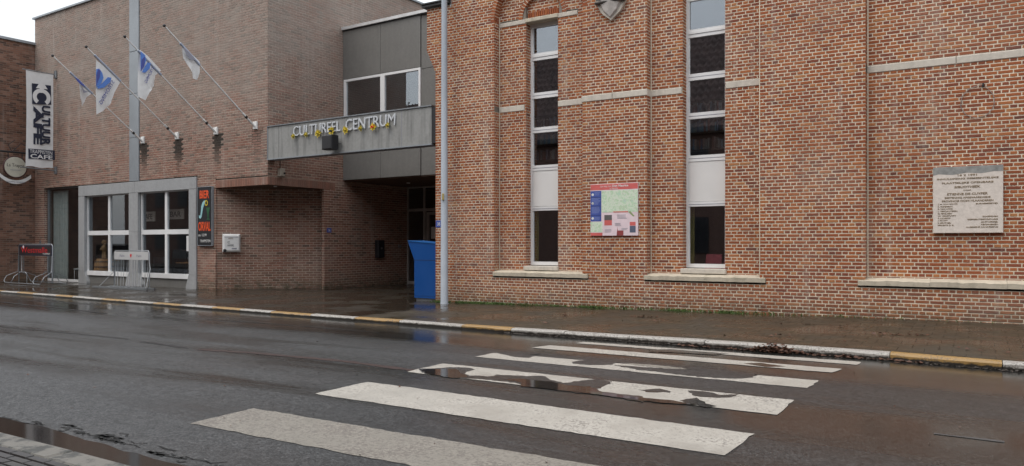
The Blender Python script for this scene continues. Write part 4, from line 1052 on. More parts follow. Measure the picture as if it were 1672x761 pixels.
for i, (a, z) in enumerate(brk):
    t = thing('flagpole', 'slanting white flagpole on a white wall bracket, %s of the four' % where[i], 'flagpole', L(a, 0, z), PHI, 'slanting flagpoles on the cultural centre')
    MB(FL(0)).bbox(a - .085, a + .085, z - .11, z + .11, 0, .05, .012).build('wall_bracket', M_WPAINT, t)
    D = Vector((0, -math.cos(pd), math.sin(pd)))
    p0 = Vector((a, -.05, z - .03)); tip = p0 + D * PL
    MB(WL).tube([p0, p0 + D * .5], .032, 10).build('socket', M_WPAINT, t)
    MB(WL).tube([p0 + D * .33, p0 + D * .40], .040, 10).build('clamp', M_DARK, t)
    MB(WL).tube([p0 + D * .4, tip], .021, 10, r2=.016).build('pole', M_WPAINT, t)
    MB(WL).ball(tip + D * .02, .04, 8).build('finial', M_DARK, t)
    pts, lbl = flagout[i]
    poly = [onplane(x, y, a) for x, y in pts]
    fl = thing('flag', lbl, 'flag', L(a, poly[0][0], poly[0][1]), PHI, 'flags on the slanting poles')
    # cloth grid over the traced outline, rippled sideways
    bm = bmesh.new(); vs = [bm.verts.new((p[0], p[1], 0)) for p in jag(poly, 0, .09)]; fc = bm.faces.new(vs)
    bmesh.ops.triangulate(bm, faces=[fc])
    for _ in range(2): bmesh.ops.subdivide_edges(bm, edges=bm.edges[:], cuts=1, use_grid_fill=True)
    ys = [p[0] for p in poly]; y0 = min(ys); y1 = max(ys)
    fold = (16, 8, 13, 17)[i]; amp = (.06, .028, .05, .06)[i]
    V = [];
    for v in bm.verts:
        top = np.interp(v.co.x, [y0, y1], [0, 0])
        pz = (z - .03) + (-(v.co.x + .05)) * math.tan(pd)
        drop = max(0, min(1, (pz - v.co.y) / .5))
        V.append((a + amp * drop * (math.sin(v.co.x * fold + v.co.y * 1.5 + i) + .4 * math.sin(v.co.x * fold * 2.3 + 1)), v.co.x, v.co.y))
    F = [[q.index for q in f_.verts] for f_ in bm.faces]
    bm.verts.index_update(); F = [[q.index for q in f_.verts] for f_ in bm.faces]; bm.free()
    n_ = len(V); V2 = V + [(p[0] - .004, p[1], p[2]) for p in V]; F2 = F + [tuple(n_ + q for q in reversed(f_)) for f_ in F]
    MB(WL).add(V2, F2, True).build('cloth', M_WCLOTH, fl)
    MB(WL).tube([(a, poly[0][0] - .05, (z - .03) + (-(poly[0][0] + .0)) * math.tan(pd)), (a, poly[3][0] if i != 0 else poly[2][0], (z - .03) + (-(poly[3][0] if i != 0 else poly[2][0]) - .05) * math.tan(pd))], .034, 8).build('rolled_hem', plain('blue_grey_hem', (.34, .38, .47), .8) if i == 0 else bpy.data.materials['blue_grey_hem'], fl)
    ffm = fr(L(a + .05, 0, 0), LY)
    def swoosh(pp, mat, off):
        q = [onplane(x, y, a + .05) for x, y in pp]; MB(fr(L(a + .05, 0, 0), LY)).prism(q, off, off + .004).build('printed_mark', mat, fl)
    if i == 1:
        swoosh([(157, 113), (162, 112), (167, 119), (169, 127), (165, 137), (157, 141)], M_BLUEF, .0); swoosh([(157, 124), (160, 113), (164, 115), (163, 125), (157, 140)], M_PURPF, .005)
        swoosh([(158, 141), (166, 137), (176, 126), (182, 127), (180, 134), (170, 143), (160, 145)], M_BLUEF, .0)
        q0 = onplane(166, 171, a + .05); q1 = onplane(187, 134, a + .05); dd = Vector((q1[0] - q0[0], q1[1] - q0[1], 0)); ln = dd.length; an = math.atan2(dd.y, dd.x)
        text('STROMING', fr(L(a + .05, 0, 0), LY) @ T(q1[0], q1[1], .005) @ Matrix.Rotation(an, 4, 'Z'), ln, .10, M_PURPF, .003, fl, 'lettering', mirror=True)
    if i == 2:
        swoosh([(229, 84), (236, 90), (238, 98), (234, 110), (229, 116)], M_BLUEF, .02); swoosh([(230, 98), (236, 92), (235, 108), (229, 117)], M_PURPF, .025); swoosh([(231, 118), (240, 102), (245, 103), (244, 112), (236, 119)], M_BLUEF, .02)
        q0 = onplane(239, 136, a + .05); q1 = onplane(251, 112, a + .05); dd = Vector((q1[0] - q0[0], q1[1] - q0[1], 0)); ln = dd.length; an = math.atan2(dd.y, dd.x)
        text('STROMING', fr(L(a + .05, 0, 0), LY) @ T(q1[0], q1[1], .025) @ Matrix.Rotation(an, 4, 'Z'), ln, .08, M_PURPF, .003, fl, 'lettering', mirror=True)
    if i == 0: swoosh([(122, 126), (128, 130), (136, 138), (139, 143), (131, 138), (125, 132)], M_PURPF, .02); swoosh([(131, 140), (138, 148), (144, 150), (136, 152)], M_GREYP, .02)
    if i == 3: swoosh([(298, 77), (306, 84), (315, 93), (318, 99), (310, 98), (303, 90)], M_GREYP, .03)
# ---------------------------------------------------------------- cafe banner
bx_ = -11.75
t = thing('cafe_banner', 'tall white cloth banner with navy lettering hanging out from the wall on two arms', 'banner', L(bx_, -.5, 4), PHI)
MB(WL).tube([(bx_, 0, 7.56), (bx_, -1.14, 7.56)], .018, 8).build('arm', M_GALV, t); MB(WL).tube([(bx_, .0, 4.05), (bx_, -1.2, 4.09)], .022, 8).build('arm', M_GALV, t)
MB(FL(0)).bbox(bx_ - .07, bx_ + .07, 7.42, 7.70, 0, .06, .01).build('wall_bracket', M_GALV, t); MB(FL(0)).bbox(bx_ - .07, bx_ + .07, 3.93, 4.20, 0, .06, .01).build('wall_bracket', M_GALV, t)
bfm = fr(L(bx_, 0, 0), LY)
V = []; F = []
for j in range(25):
    for i in range(9):
        u_ = -1.03 + .115 * i + .02 * math.sin(j / 24 * 3) * (1 - i / 8); z_ = 4.13 + (7.54 - 4.13) * j / 24 + .02 * math.sin(i * 1.1)*(j == 0)
        V.append((u_, z_, .02 * math.sin(u_ * 7 + j * .12) * (1 - .5 * j / 24)))
for j in range(24):
    for i in range(8): q = j * 9 + i; F.append((q, q + 1, q + 10, q + 9))
n_ = len(V); V += [(p[0], p[1], p[2] - .005) for p in V]; F += [tuple(n_ + q for q in reversed(f_)) for f_ in F]
MB(bfm).add(V, F, True).build('cloth', M_WCLOTH, t)
bf = bfm @ T(0, 0, .026)
def bp(px, py): return onplane(px, py, bx_)
def bprism(pts, mat, z0=0, z1=.003, name='printed_mark'): return MB(bf).prism([bp(*p) for p in pts], z0, z1).build(name, mat, t)
bprism([(51.5, 136), (82.5, 140), (83, 171), (52, 170)], M_NAVY)
bprism([(67.5, 130.5), (77, 146), (71, 145.5), (71, 152), (64, 151.5), (64, 144.5), (58, 144)], M_WCLOTH, .003, .006)
c0 = bp(67.5, 159)
V = []; F = []; n_ = 22
for k in range(n_ + 1):
    an = pi * (-.80) + (2 * pi * .80) * k / n_ ; an = an + pi / 2 
    for r_ in (.16, .29): V.append((c0[0] + r_ * 1.05 * math.cos(an), c0[1] + r_ * 1.05 * math.sin(an), .004 if k % 2 else .0041))
for k in range(n_): F.append((2 * k, 2 * k + 1, 2 * k + 3, 2 * k + 2))
MB(bf).add(V, [tuple(reversed(f_)) for f_ in F]).build('printed_mark', M_WCLOTH, t)
def vtext(s_, px0, py0, px1, py1, mat=M_NAVY, bold=.03):
    # lettering turned a quarter clockwise: reads downwards
    a0 = bp(px0, py0); a1 = bp(px1, py1); hh = a0[1] - a1[1]; ww = a1[0] - a0[0]
    text(s_, bf @ T(a1[0], a0[1], .001) @ Matrix.Rotation(-pi / 2, 4, 'Z') @ T(0, -ww, 0), hh, ww, mat, .003, t, 'lettering', bold=bold)
vtext('AFE', 54, 173, 68, 237, bold=.05); vtext('ULTUUR', 67.5, 172, 81.5, 238, bold=.04)
bprism([(45.5, 242.5), (89, 246), (89, 261.5), (46, 259)], M_NAVY)
a0 = bp(48, 252); a1 = bp(87, 246)
text('TRAPPISTEN', bf @ T(a0[0], bp(60, 250)[1] - .02, .004), a1[0] - a0[0] - .05, .13, M_WCLOTH, .002, t); text('CAFE', bf @ T(a0[0] + .02, bp(60, 259)[1] , .004), a1[0] - a0[0] - .06, .15, M_WCLOTH, .002, t, bold=.02)
# ---------------------------------------------------------------- round brewery sign
tx_ = -12.4
t = thing('hanging_sign', 'round cream sign with curved white ribbon hanging from a black iron arm', 'sign', L(tx_, -1, 4.5), PHI)
rf = fr(L(tx_, 0, 0), LY)
MB(WL).tube([(tx_, 0, 4.66), (tx_, -1.9, 4.66)], .03, 8).tube([(tx_, -.1, 4.66), (tx_, -.9, 5.0), (tx_, -1.2, 4.66)], .014, 6).tube([(tx_, -1.2, 4.68), (tx_, -1.32, 4.9), (tx_, -1.1, 5.1)], .012, 6).build('iron_arm', M_BLACK, t)
MB(WL).tube([(tx_, -1.32, 4.66), (tx_, -1.32, 4.42)], .015, 6).tube([(tx_, -.86, 4.66), (tx_, -.86, 4.42)], .015, 6).build('hanger', M_BLACK, t)
MB(rf).lathe([(.385, -.03), (.40, -.02), (.40, .02), (.385, .03)], 40, (-1.09, 4.13, 0)).build('rim', plain('dark_red_rim', (.06, .02, .02), .5), t)
MB(rf).lathe([(.36, .031), (.355, .036)], 40, (-1.09, 4.13, 0)).build('disc', plain('cream_enamel', (.50, .48, .40), .5), t)
text('La Trappe', rf @ T(-1.09, 4.10, .037), .56, .15, M_BLACK, .003, t, align='C'); text('TRAPPIST', rf @ T(-1.09, 4.0, .037), .38, .04, M_GREYP, .003, t, align='C')
V = []; F = []
for k in range(19):
    x = -.52 + 1.04 * k / 18; zc = 3.60 + .33 * (x / .52) ** 2 * .72; hw = .055
    for w_ in (0, .02): V += [(-1.09 + x, zc - hw - .02, w_), (-1.09 + x, zc + hw, w_)]
for k in range(18): q = 4 * k; F += [(q + 2, q + 6, q + 7, q + 3), (q, q + 1, q + 5, q + 4), (q + 3, q + 7, q + 5, q + 1), (q, q + 4, q + 6, q + 2)]
MB(rf).add(V, F).build('ribbon', M_WPAINT, t)
text('TRAPPISTENBIER', rf @ T(-1.09, 3.57, .022), .62, .05, M_GREYP, .003, t, align='C')
# ---------------------------------------------------------------- beer sign on the pillar
t = thing('beer_sign', 'tall black enamel sign with orange lettering and pale fish on the brick pillar', 'sign', L(-2.8, -.05, 1.3), PHI)
of = FL(0)
MB(of).bbox(-3.14, -2.45, 1.33, 3.08, .01, .07, .015).build('panel', M_BLACK, t)
MB(of).box(-3.155, -3.14, 1.32, 3.09, .01, .078).box(-2.45, -2.435, 1.32, 3.09, .01, .078).box(-3.14, -2.45, 3.08, 3.095, .01, .078).box(-3.14, -2.45, 1.315, 1.33, .01, .078).build('frame', M_ZINC, t)
o1 = of @ T(0, 0, .071)
text('BIER', o1 @ T(-2.8, 2.74, 0), .46, .24, M_ORANGE, .004, t, align='C', bold=.03); text('ORVAL', o1 @ T(-2.80, 1.76, 0), .60, .28, M_ORANGE, .004, t, align='C', bold=.03)
text('TRAPPISTEN', o1 @ T(-2.76, 1.42, 0), .5, .08, M_WPAINT, .004, t, align='C'); text('no. 12.99', o1 @ T(-2.9, 1.60, 0), .40, .08, M_WPAINT, .004, t, align='C')
fish = [(-.26, 2.16), (-.19, 2.13), (-.13, 2.20), (-.10, 2.32), (-.06, 2.46), (.02, 2.60), (.06, 2.66), (0, 2.68), (-.09, 2.62), (-.15, 2.50), (-.17, 2.36), (-.19, 2.26), (-.22, 2.22), (-.27, 2.24)]
MB(o1).prism([(-2.80 + x, z) for x, z in fish], 0, .006).build('fish', M_CYAN, t)
V = []; F = []
for k in range(20):
    an = 2 * pi * k / 20
    for r_ in (.05, .085): V.append((-2.70 + r_ * .9 * math.cos(an), 2.60 + r_ * 1.05 * math.sin(an), .008))
for k in range(20): q = 2 * k; r_ = 2 * ((k + 1) % 20); F.append((q, q + 1, r_ + 1, r_))
MB(o1).add(V, F).build('ring', M_YEL, t)
MB(o1).prism([(-2.72, 2.46), (-2.52, 2.46), (-2.58, 2.30), (-2.60, 2.14), (-2.52, 2.10), (-2.70, 2.10), (-2.64, 2.14), (-2.66, 2.3)], 0, .004).build('goblet', M_GREEN, t)
# ---------------------------------------------------------------- defibrillator cabinet on the diagonal wall
c_ = L(-2.13, .37, 1.40); dv = (LX * (.19) + LY * (.30)).normalized()
m4 = fr(c_ , dv)
t = thing('defibrillator_cabinet', 'white rounded box with black print on the recessed brick wall', 'box', c_)
MB(m4).bbox(-.25, .25, -.27, .27, .005, .19, .05).build('case', M_WPAINT, t)
MB(m4).box(-.20, .20, .165, .175, .19, .193).build('lid_seam', M_GREYP, t)
text('AED', m4 @ T(-.03, .12, .192), .14, .045, M_BRONZE, .003, t, align='C'); text('CC\nHAMME', m4 @ T(-.03, -.10, .192), .17, .15, M_BLACK, .003, t, align='C')
MB(m4).box(.0, .14, -.185, -.15, .19, .194).build('latch', M_GREYP, t)
MB(m4).lathe([(.05, .14), (.05, .20)], 10, (-.19, -.225, 0)).build('alarm_button', M_BLACK, t)
# ---------------------------------------------------------------- small wall fittings
t = thing('security_camera', 'small beige camera box with cable under the sign on the brick side wall', 'camera', L(0, .42, 3.35), PHI)
MB(FLS(0)).bbox(.34, .50, 3.30, 3.52, .0, .14, .015).build('housing', plain('beige_plastic', (.42, .38, .32), .5), t); MB(FLS(0)).box(.44, .50, 3.36, 3.41, .14, .15).build('lens', M_BLACK, t)
MB(FLS(0)).tube([(.42, 3.52, .02), (.42, 3.78, .02)], .008, 6).build('cable', M_BLACK, t)
t = thing('house_number_plate', 'small blue number plate on the brick side wall near the recess', 'number plate', L(0, 2.28, 1.79), PHI, 'blue number plates')
MB(FLS(0)).bbox(2.20, 2.38, 1.72, 1.86, .0, .012, .004).build('plate', M_BLUEP, t); text('36', FLS(0) @ T(2.29, 1.755, .0125), .08, .07, M_WPAINT, .002, t, align='C')
t = thing('house_number_plate', 'small blue number plate on the library corner just left of the lamp pole', 'number plate', (-10.86, FY, 1.84), 0, 'blue number plates')
MB(F0).bbox(-10.94, -10.72, 1.76, 1.92, .0, .012, .004).build('plate', M_BLUEP, t); text('38', F0 @ T(-10.85, 1.80, .0125), .08, .08, M_WPAINT, .002, t, align='C')
t = thing('intercom', 'tall dark box on the shadowed brick wall of the passage', 'box', L(0, 4.46, .9), PHI)
MB(FLS(0)).bbox(4.30, 4.62, .92, 1.50, .0, .14, .02).build('housing', M_BLACK, t); MB(FLS(0)).box(4.42, 4.50, 1.20, 1.26, .14, .146).build('button', M_GALV, t)
t = thing('key_switch', 'tiny metal key switch on the passage wall beside the entrance door', 'switch', L(0, 5.5, 1.3), PHI)
MB(FLS(0)).bbox(5.42, 5.56, 1.25, 1.35, .0, .03, .006).build('plate', M_GALV, t)
t = thing('bell_plate', 'tiny grey doorbell on the brick pier left of the glass door', 'doorbell', L(-12.85, 0, 1.4), PHI)
MB(FL(0)).bbox(-12.95, -12.87, 1.36, 1.5, 0, .03, .006).build('plate', M_GALV, t)
# ---------------------------------------------------------------- memorial plaque
pm = FR(NY)
t = thing('memorial_plaque', 'square pale stone plaque with gold lettering on the right brick wall', 'plaque', (-.2, NY, 1.55))
MB(pm).bbox(-.68, .302, 1.545, 2.635, .01, .065, .006).build('stone_slab', M_PLAQ, t)
MB(pm).prism([(-.678, 2.50), (-.60, 2.52), (-.40, 2.50), (-.2, 2.53), (0, 2.51), (.18, 2.535), (.30, 2.53), (.30, 2.633), (-.678, 2.633)], .0655, .066).build('weathered_top', plain('lichen_grey', (.27, .27, .26), .8, 0, .3, 12), t)
pq = pm @ T(-.19, 0, .0655)
def pl_(s_, z, w_, h_, x=0, al='C', bold=.025): text(s_, pq @ T(x, z, 0), w_, h_, M_BRONZE, .003, t, align=al, bold=bold)
pl_('16 2 1991', 2.475, .27, .034)
pl_('INHULDIGING GEMEENTELIJKE', 2.415, .86, .036); pl_('PLAATSELIJKE OPENBARE', 2.345, .72, .038); pl_('BIBLIOTHEEK', 2.28, .36, .038); pl_('DOOR', 2.235, .11, .02)
pl_('ETIENNE DE CUYPER', 2.165, .57, .038); pl_('BESTENDIG AFGEVAARDIGDE', 2.11, .64, .03); pl_('PROVINCIE OOST-VLAANDEREN', 2.055, .72, .032)
for i, (s_, w_) in enumerate((('J. M. VAN GANSE', .28), ('R. MOERMAN', .21), ('R. VAN HOYE', .21), ('L. VERCAUTEREN', .28), ('M. PERSLAERT', .21), ('W. VERSTUYFT', .26), ('P. LAUREYS', .18), ('J. DE WIT', .14), ('R. BRUYNEEL', .19), ('MAURITS D. B.', .23))): pl_(s_, 2.01 - i * .0385, w_, .022, -.42, 'L')
for s_, z, w_ in (('BURGEMEESTER', 2.01, .30), ('SCHEPENEN', 1.80, .21), ('GEMEENTESECRETARIS', 1.755, .42), ('ONTWERPER', 1.71, .23), ('TECHNIEKEN', 1.67, .23), ('ALGEMENE AANNEMING', 1.63, .44)): pl_(s_, z, w_, .022, .42, 'R')
# ---------------------------------------------------------------- information board
t = thing('information_board', 'colourful flat tourist map board on the brick pier between the two windows', 'board', (-6.4, FY, 1.5))
bm_ = F0
x0, x1, z0, z1 = -6.90, -5.845, 1.535, 2.60
MB(bm_).bbox(x0, x1, z0, z1, .012, .03, .004).build('panel', M_PINK, t)
pb = bm_ @ T(x0, z0, .0305); W_, H_ = x1 - x0, z1 - z0
def rc(a, b_, c, d, mat, k=0, name='printed_area'): return MB(pb).box(a * W_, b_ * W_, (1 - d) * H_, (1 - c) * H_, k * .001, k * .001 + .001).build(name, mat, t)
rc(.005, .995, .005, .115, M_SALMON); rc(.005, .235, .13, .72, M_BLUEP); rc(.24, .995, .13, .55, M_MAP); rc(.005, .26, .73, .93, M_MAP); rc(.005, .26, .94, .995, M_SALMON)
rc(.30, .46, .60, .70, plain('photo_grey', (.12, .11, .11), .5)); rc(.30, .46, .70, .80, M_SALMON); rc(.49, .80, .535, .555, M_SALMON, 1); rc(.83, .95, .74, .81, M_SALMON); rc(.83, .95, .815, .94, plain('photo_blue', (.10, .12, .18), .5))
rc(.58, .70, .90, .995, plain('photo_red', (.30, .06, .06), .5)); MB(pb).prism([(.56 * W_, .005), (.59 * W_, .005), (.575 * W_, .19)], 0, .001).build('printed_area', bpy.data.materials['photo_red'], t)
for c in (.25, .42, .60): rc(.012, .23, c, c + .006, M_NAVY, 1)
for c in (.20, .37, .66): MB(pb).lathe([(.028, .001), (.027, .002)], 14, (.05 * W_, (1 - c) * H_, 0)).build('printed_dot', M_WPAINT, t)
text('Op stap met', pb @ T(.21 * W_, H_ * .93, .0012), .24 * W_, .042, M_WPAINT, .001, t); text('Den Maurice', pb @ T(.47 * W_, H_ * .935, .0012), .33 * W_, .045, M_WPAINT, .001, t, bold=.03); text('in Hamme', pb @ T(.50 * W_, H_ * .893, .0012), .17 * W_, .034, M_WPAINT, .001, t, align='C')
def lines(a, b_, c, n, mat, st=.022):
    for i in range(n): rc(a, b_ - random.uniform(0, .3) * (b_ - a), c + i * st, c + i * st + .007, mat, 1, 'printed_line')
M_LB = plain('light_blue_print', (.25, .30, .55), .5)
lines(.09, .22, .16, 3, M_LB); lines(.03, .22, .27, 6, M_LB); lines(.03, .22, .44, 6, M_LB); lines(.08, .22, .64, 3, M_LB)
lines(.57, .79, .60, 4, M_GREYP); lines(.52, .66, .76, 3, M_GREYP); lines(.31, .46, .88, 3, M_GREYP); lines(.66, .80, .86, 2, M_GREYP)
MB(pb).prism([(.80 * W_, .45 * H_), (.84 * W_, .47 * H_), (.93 * W_, .37 * H_), (.90 * W_, .36 * H_)], .001, .002).build('printed_area', plain('olive_print', (.30, .36, .18), .5), t)
# ---------------------------------------------------------------- stone shield
t = thing('stone_shield', 'weathered grey heraldic stone shield high on the wall between the two windows', 'relief', (-6.42, FY, 5.95))
cx_ = -6.42
sh = [(-.36, 1.0), (-.36, .50), (-.31, .28), (-.20, .10), (0, -.06), (.20, .10), (.31, .28), (.36, .50), (.36, 1.0)]
MB(F0).prism([(cx_ + x, 5.99 + z) for x, z in sh], .0, .07).build('back_slab', M_STONE2, t)
bm = MB(F0); s2 = [(x * .80, .03 + z * .93) for x, z in sh]; n_ = len(s2)
V = [(cx_ + x, 5.99 + z, .06) for x, z in s2] + [(cx_ + x * .86, 5.99 + .03 + z * .95, .12) for x, z in s2] + [(cx_, 5.99 + .45, .20), (cx_, 6.9, .20)]
F = [(i, i + 1, n_ + i + 1, n_ + i) for i in range(n_ - 1)] + [(n_ + i, n_ + i + 1, 2 * n_) for i in range(n_ - 1)] + [(n_ - 1, 0, n_, 2 * n_ - 1), (2 * n_ - 1, n_, 2 * n_)]
bm.add(V, F).build('shield_face', plain('pale_shield_stone', (.50, .46, .43), .8, 0, .25, 10, .3, .5), t)
MB(F0).bbox(cx_ - .33, cx_ + .33, 6.28, 6.325, .06, .17, .02).build('cross_band', plain('dark_weathered_stone', (.10, .09, .085), .9, 0, .3, 10), t)
m = MB(F0); rnd = random.Random(4)
m.add(*(lambda P: ([(cx_ + x, z, w_) for x, z, w_ in P], [(0, 1, 2, 3)]))([(-.30, 6.34, .14), (-.20, 6.34, .17), (-.22, 6.60, .17), (-.32, 6.60, .13)]))
for k in range(9): m.ball((cx_ - .22 + .055 * k, 6.42 + rnd.uniform(-.04, .12), .15), rnd.uniform(.03, .06), 6, 1, 1, .6)
m.build('relief_figure', bpy.data.materials['dark_weathered_stone'], t)
# ---------------------------------------------------------------- wire ring
t = thing('wire_ring', 'thin loop of wire hanging from a nail high on the right brick wall', 'wire', (0, NY, 3.95))
P = [(.03 + .0, 3.945, .03)]
for k in range(27):
    an = pi / 2 + .25 + (2 * pi - .5) * k / 26; rr = .245 * (1 + .02 * math.sin(k * 2.1)); P.append((-.05 + rr * math.cos(an) * .95, 3.665 + rr * math.sin(an) * (1.08 if math.sin(an) > 0 else 1), .015))
P.append((.03, 3.945, .03))
MB(pm).tube(P, .0055, 5).build('loop', plain('old_wire', (.28, .26, .25), .6, .3), t); MB(pm).box(.015, .045, 3.92, 3.97, 0, .05).build('nail', M_DARK, t)
# ---------------------------------------------------------------- bicycle racks with advertising boards
def rack(a0, a1, b_, zt, zb, label, kind):
    zz = 0
    t = thing('bicycle_rack', label, 'bike rack', L((a0 + a1) / 2, b_, 0), PHI, 'bicycle racks with advertising boards')
    F_ = FL(b_); tb = .018
    MB(WL).tube([(a0 - .03, b_, .05), (a0 - .03, b_, zt - .06), (a0 + .03, b_, zt), (a1 - .03, b_, zt), (a1 + .03, b_, zt - .06), (a1 + .03, b_, .05)], tb, 8).build('frame', M_GALV, t)
    m = MB(F_).bbox(a0, a1, zb, zt - .03, -.015, .02, .006)
    m.build('advertising_board', M_NAVY if kind else plain('dull_white_board', (.50, .50, .50), .5, 0, .05, 5, 0, .2), t)
    if kind:
        MB(F_).box(a0 + .03, a1 - .03, zb + .03, zt - .06, .0205, .022).build('printed_area', plain('deep_red_board', (.012, .004, .006), .6), t)
        text('Westmalle', F_ @ T((a0 + a1) / 2 - .05, zb + .10, .0225), (a1 - a0) * .80, .19, plain('dark_red_lettering', (.48, .008, .012), .6), .003, t, align='C')
        text('TRAPPIST', F_ @ T(a1 - .10, zb + .045, .0225), (a1 - a0) * .22, .045, M_WPAINT, .003, t, align='R')
        MB(F_).prism([(a0 + .28, zt - .09), (a0 + .34, zt - .03), (a0 + .40, zt - .09), (a0 + .34, zt - .15)], .0225, .026).build('printed_mark', M_PINK, t)
    else:
        for xx in (a0 + .45, a1 - .50): text('La Trappe' if 0 else 'Palm', F_ @ T(xx, zb + .09, .0205), .26, .075, M_GREYP, .003, t, align='C')
        MB(F_).prism([((a0 + a1) / 2 + q[0] * .05, zb + .13 + q[1] * .055) for q in [(0, -1.3), (.8, -.2), (.9, .5), (.5, 1), (0, .7), (-.5, 1), (-.9, .5), (-.8, -.2)]], .0205, .024).build('printed_mark', M_RED, t)
    # bent wheel holders
    n = 3 if kind else 6
    for k in range(n):
        x = a0 + .12 + (a1 - a0 - .24) * k / (n - 1) 
        for s_ in ((-1, 1) if kind else (-1,)):
            dx = .13 if kind else .07
            if kind:
                P = [(x - dx, b_ + s_ * .03, zb), (x - dx, b_ + s_ * .03, .42), (x - dx - .16, b_ + s_ * .34, .26), (x - dx - .16, b_ + s_ * .42, .10), (x - dx - .05, b_ + s_ * .42, .04), (x + dx + .05, b_ + s_ * .42, .04), (x + dx + .16, b_ + s_ * .42, .10), (x + dx + .16, b_ + s_ * .34, .26), (x + dx, b_ + s_ * .03, .42), (x + dx, b_ + s_ * .03, zb)]
                if k == 1: P = [(x - .28, b_ + s_ * .40, .05), (x - .30, b_ + s_ * .40, .36), (x - .22, b_ + s_ * .42, .42), (x + .22, b_ + s_ * .42, .42), (x + .30, b_ + s_ * .40, .36), (x + .28, b_ + s_ * .40, .05)]
            else:
                P = [(x - dx, b_, zb), (x - dx, b_ + s_ * .02, .06), (x - dx, b_ + s_ * .4, .05), (x + dx, b_ + s_ * .4, .05), (x + dx, b_ + s_ * .02, .06), (x + dx, b_, zb)]
            MB(WL).tube(P, .013 if kind else .009, 6).build('wheel_holder', M_GALV, t)
    m = MB(WL)
    if kind: m.tube([(a0 - .1, b_ - .42, .035), (a1 + .1, b_ - .42, .035)], .016, 6).tube([(a0 - .1, b_ + .42, .035), (a1 + .1, b_ + .42, .035)], .016, 6)
    else:
        m.box(a0 - .5, a1 + .6, b_ - .44, b_ - .39, .005, .06).box(a0 - .3, a1 + .3, b_ - .03, b_ + .03, .005, .05)
        m.tube([(a0 - .15, b_ - .4, .06), (a0 - .05, b_, .5), (a0 - .03, b_, .7)], .008, 6).tube([(a1 + .5, b_ - .4, .06), (a1 + .25, b_ - .1, .62), (a1 + .03, b_, .82)], .008, 6)
    m.build('base_rail', M_GALV, t)
rack(-11.72, -9.42, -1.25, 1.36, .97, 'galvanised bicycle rack with dark red board at the left edge of the pavement', True)
rack(-6.22, -4.34, -.9, 1.16, .88, 'galvanised bicycle rack with white board in front of the cafe windows', False)
# ---------------------------------------------------------------- inside the cafe
t = thing('beer_barrel', 'wooden barrel with dark hoops behind the left cafe window', 'barrel', L(-9.43, .50, 0), PHI)
prof = [(.24, 0), (.30, .15), (.335, .42), (.30, .69), (.24, .84)]
MB(WL).lathe(prof, 24, (-9.43, .50, .015)).build('staves', M_WOOD, t)
m = MB(WL)
for z in (.12, .30, .55, .73):
    r_ = float(np.interp(z, [p[1] for p in prof], [p[0] for p in prof])) + .006; MB(WL).lathe([(r_, z - .02), (r_ + .004, z - .018), (r_ + .004, z + .018), (r_, z + .02)], 24, (-9.43, .50, .015)).build('hoop', M_DARK, t)
t = thing('wooden_figure', 'small carved wooden figure standing on the barrel in the left cafe window', 'figurine', L(-9.43, .50, .86), PHI)
F3 = FL(.50)
MB(F3).ball((-9.43, 1.43, 0), .085, 8).ball((-9.43, 1.22, 0), .11, 8, 1, 1.3, .8).tube([(-9.48, 1.12, 0), (-9.50, .87, 0)], .045, 8).tube([(-9.38, 1.12, 0), (-9.36, .87, 0)], .045, 8).tube([(-9.52, 1.28, 0), (-9.58, 1.15, .06)], .03, 6).tube([(-9.34, 1.28, 0), (-9.28, 1.40, .06)], .03, 6).build('body', plain('pale_carved_wood', (.42, .27, .13), .6, 0, .2, 14), t)
def chair(a, b_, rz, label):
    t = thing('cafe_chair', label, 'chair', L(a, b_, 0), PHI + rz, 'dark chairs in the cafe')
    M_ = WL @ T(a, b_, .012) @ Matrix.Rotation(rz, 4, 'Z')
    MB(M_).box(-.21, .21, -.21, .21, .43, .47).build('seat', M_DARK, t); MB(M_).bbox(-.21, .21, .18, .21, .62, .90, .01).build('backrest', M_DARK, t)
    for x in (-.19, .19):
        for y in (-.19, .19): MB(M_).tube([(x, y, 0), (x, y, .9 if y > 0 else .43)], .014, 6).build('leg', M_GALV, t)
def table(a, b_, label):
    t = thing('cafe_table', label, 'table', L(a, b_, 0), PHI, 'dark cafe tables')
    MB(WL).box(a - .4, a + .4, b_ - .35, b_ + .35, .73, .76).build('tabletop', M_WOOD, t)
    MB(WL).tube([(a, b_, .02), (a, b_, .73)], .03, 8).build('leg', M_DARK, t); MB(WL).box(a - .25, a + .25, b_ - .25, b_ + .25, .012, .03).build('foot', M_DARK, t)
table(-5.6, 1.4, 'dark table behind the left half of the right cafe window'); table(-4.2, 1.5, 'dark table behind the right half of the right cafe window'); table(-11.4, 1.6, 'table behind the glass door bay')
chair(-5.1, 1.1, .4, 'dark chair between the two tables behind the right cafe window'); chair(-4.8, 1.9, 3.0, 'dark chair behind the tables of the right cafe window'); chair(-3.7, 1.0, -.5, 'dark chair nearest the right edge of the right cafe window'); chair(-11.5, .9, .6, 'chair just behind the glass door bay'); chair(-7.7, 1.4, .5, 'dark chair in the right half of the left cafe window')
t = thing('cafe_counter', 'dark bar counter at the back of the cafe', 'counter', L(-7, 4.6, 0), PHI)
MB(WL).box(-10.5, -4, 4.4, 4.9, .01, 1.1).build('counter_front', plain('dark_wood', (.10, .05, .03), .5), t); MB(WL).box(-10.6, -3.9, 4.3, 5.0, 1.1, 1.15).build('counter_top', M_WOOD, t)
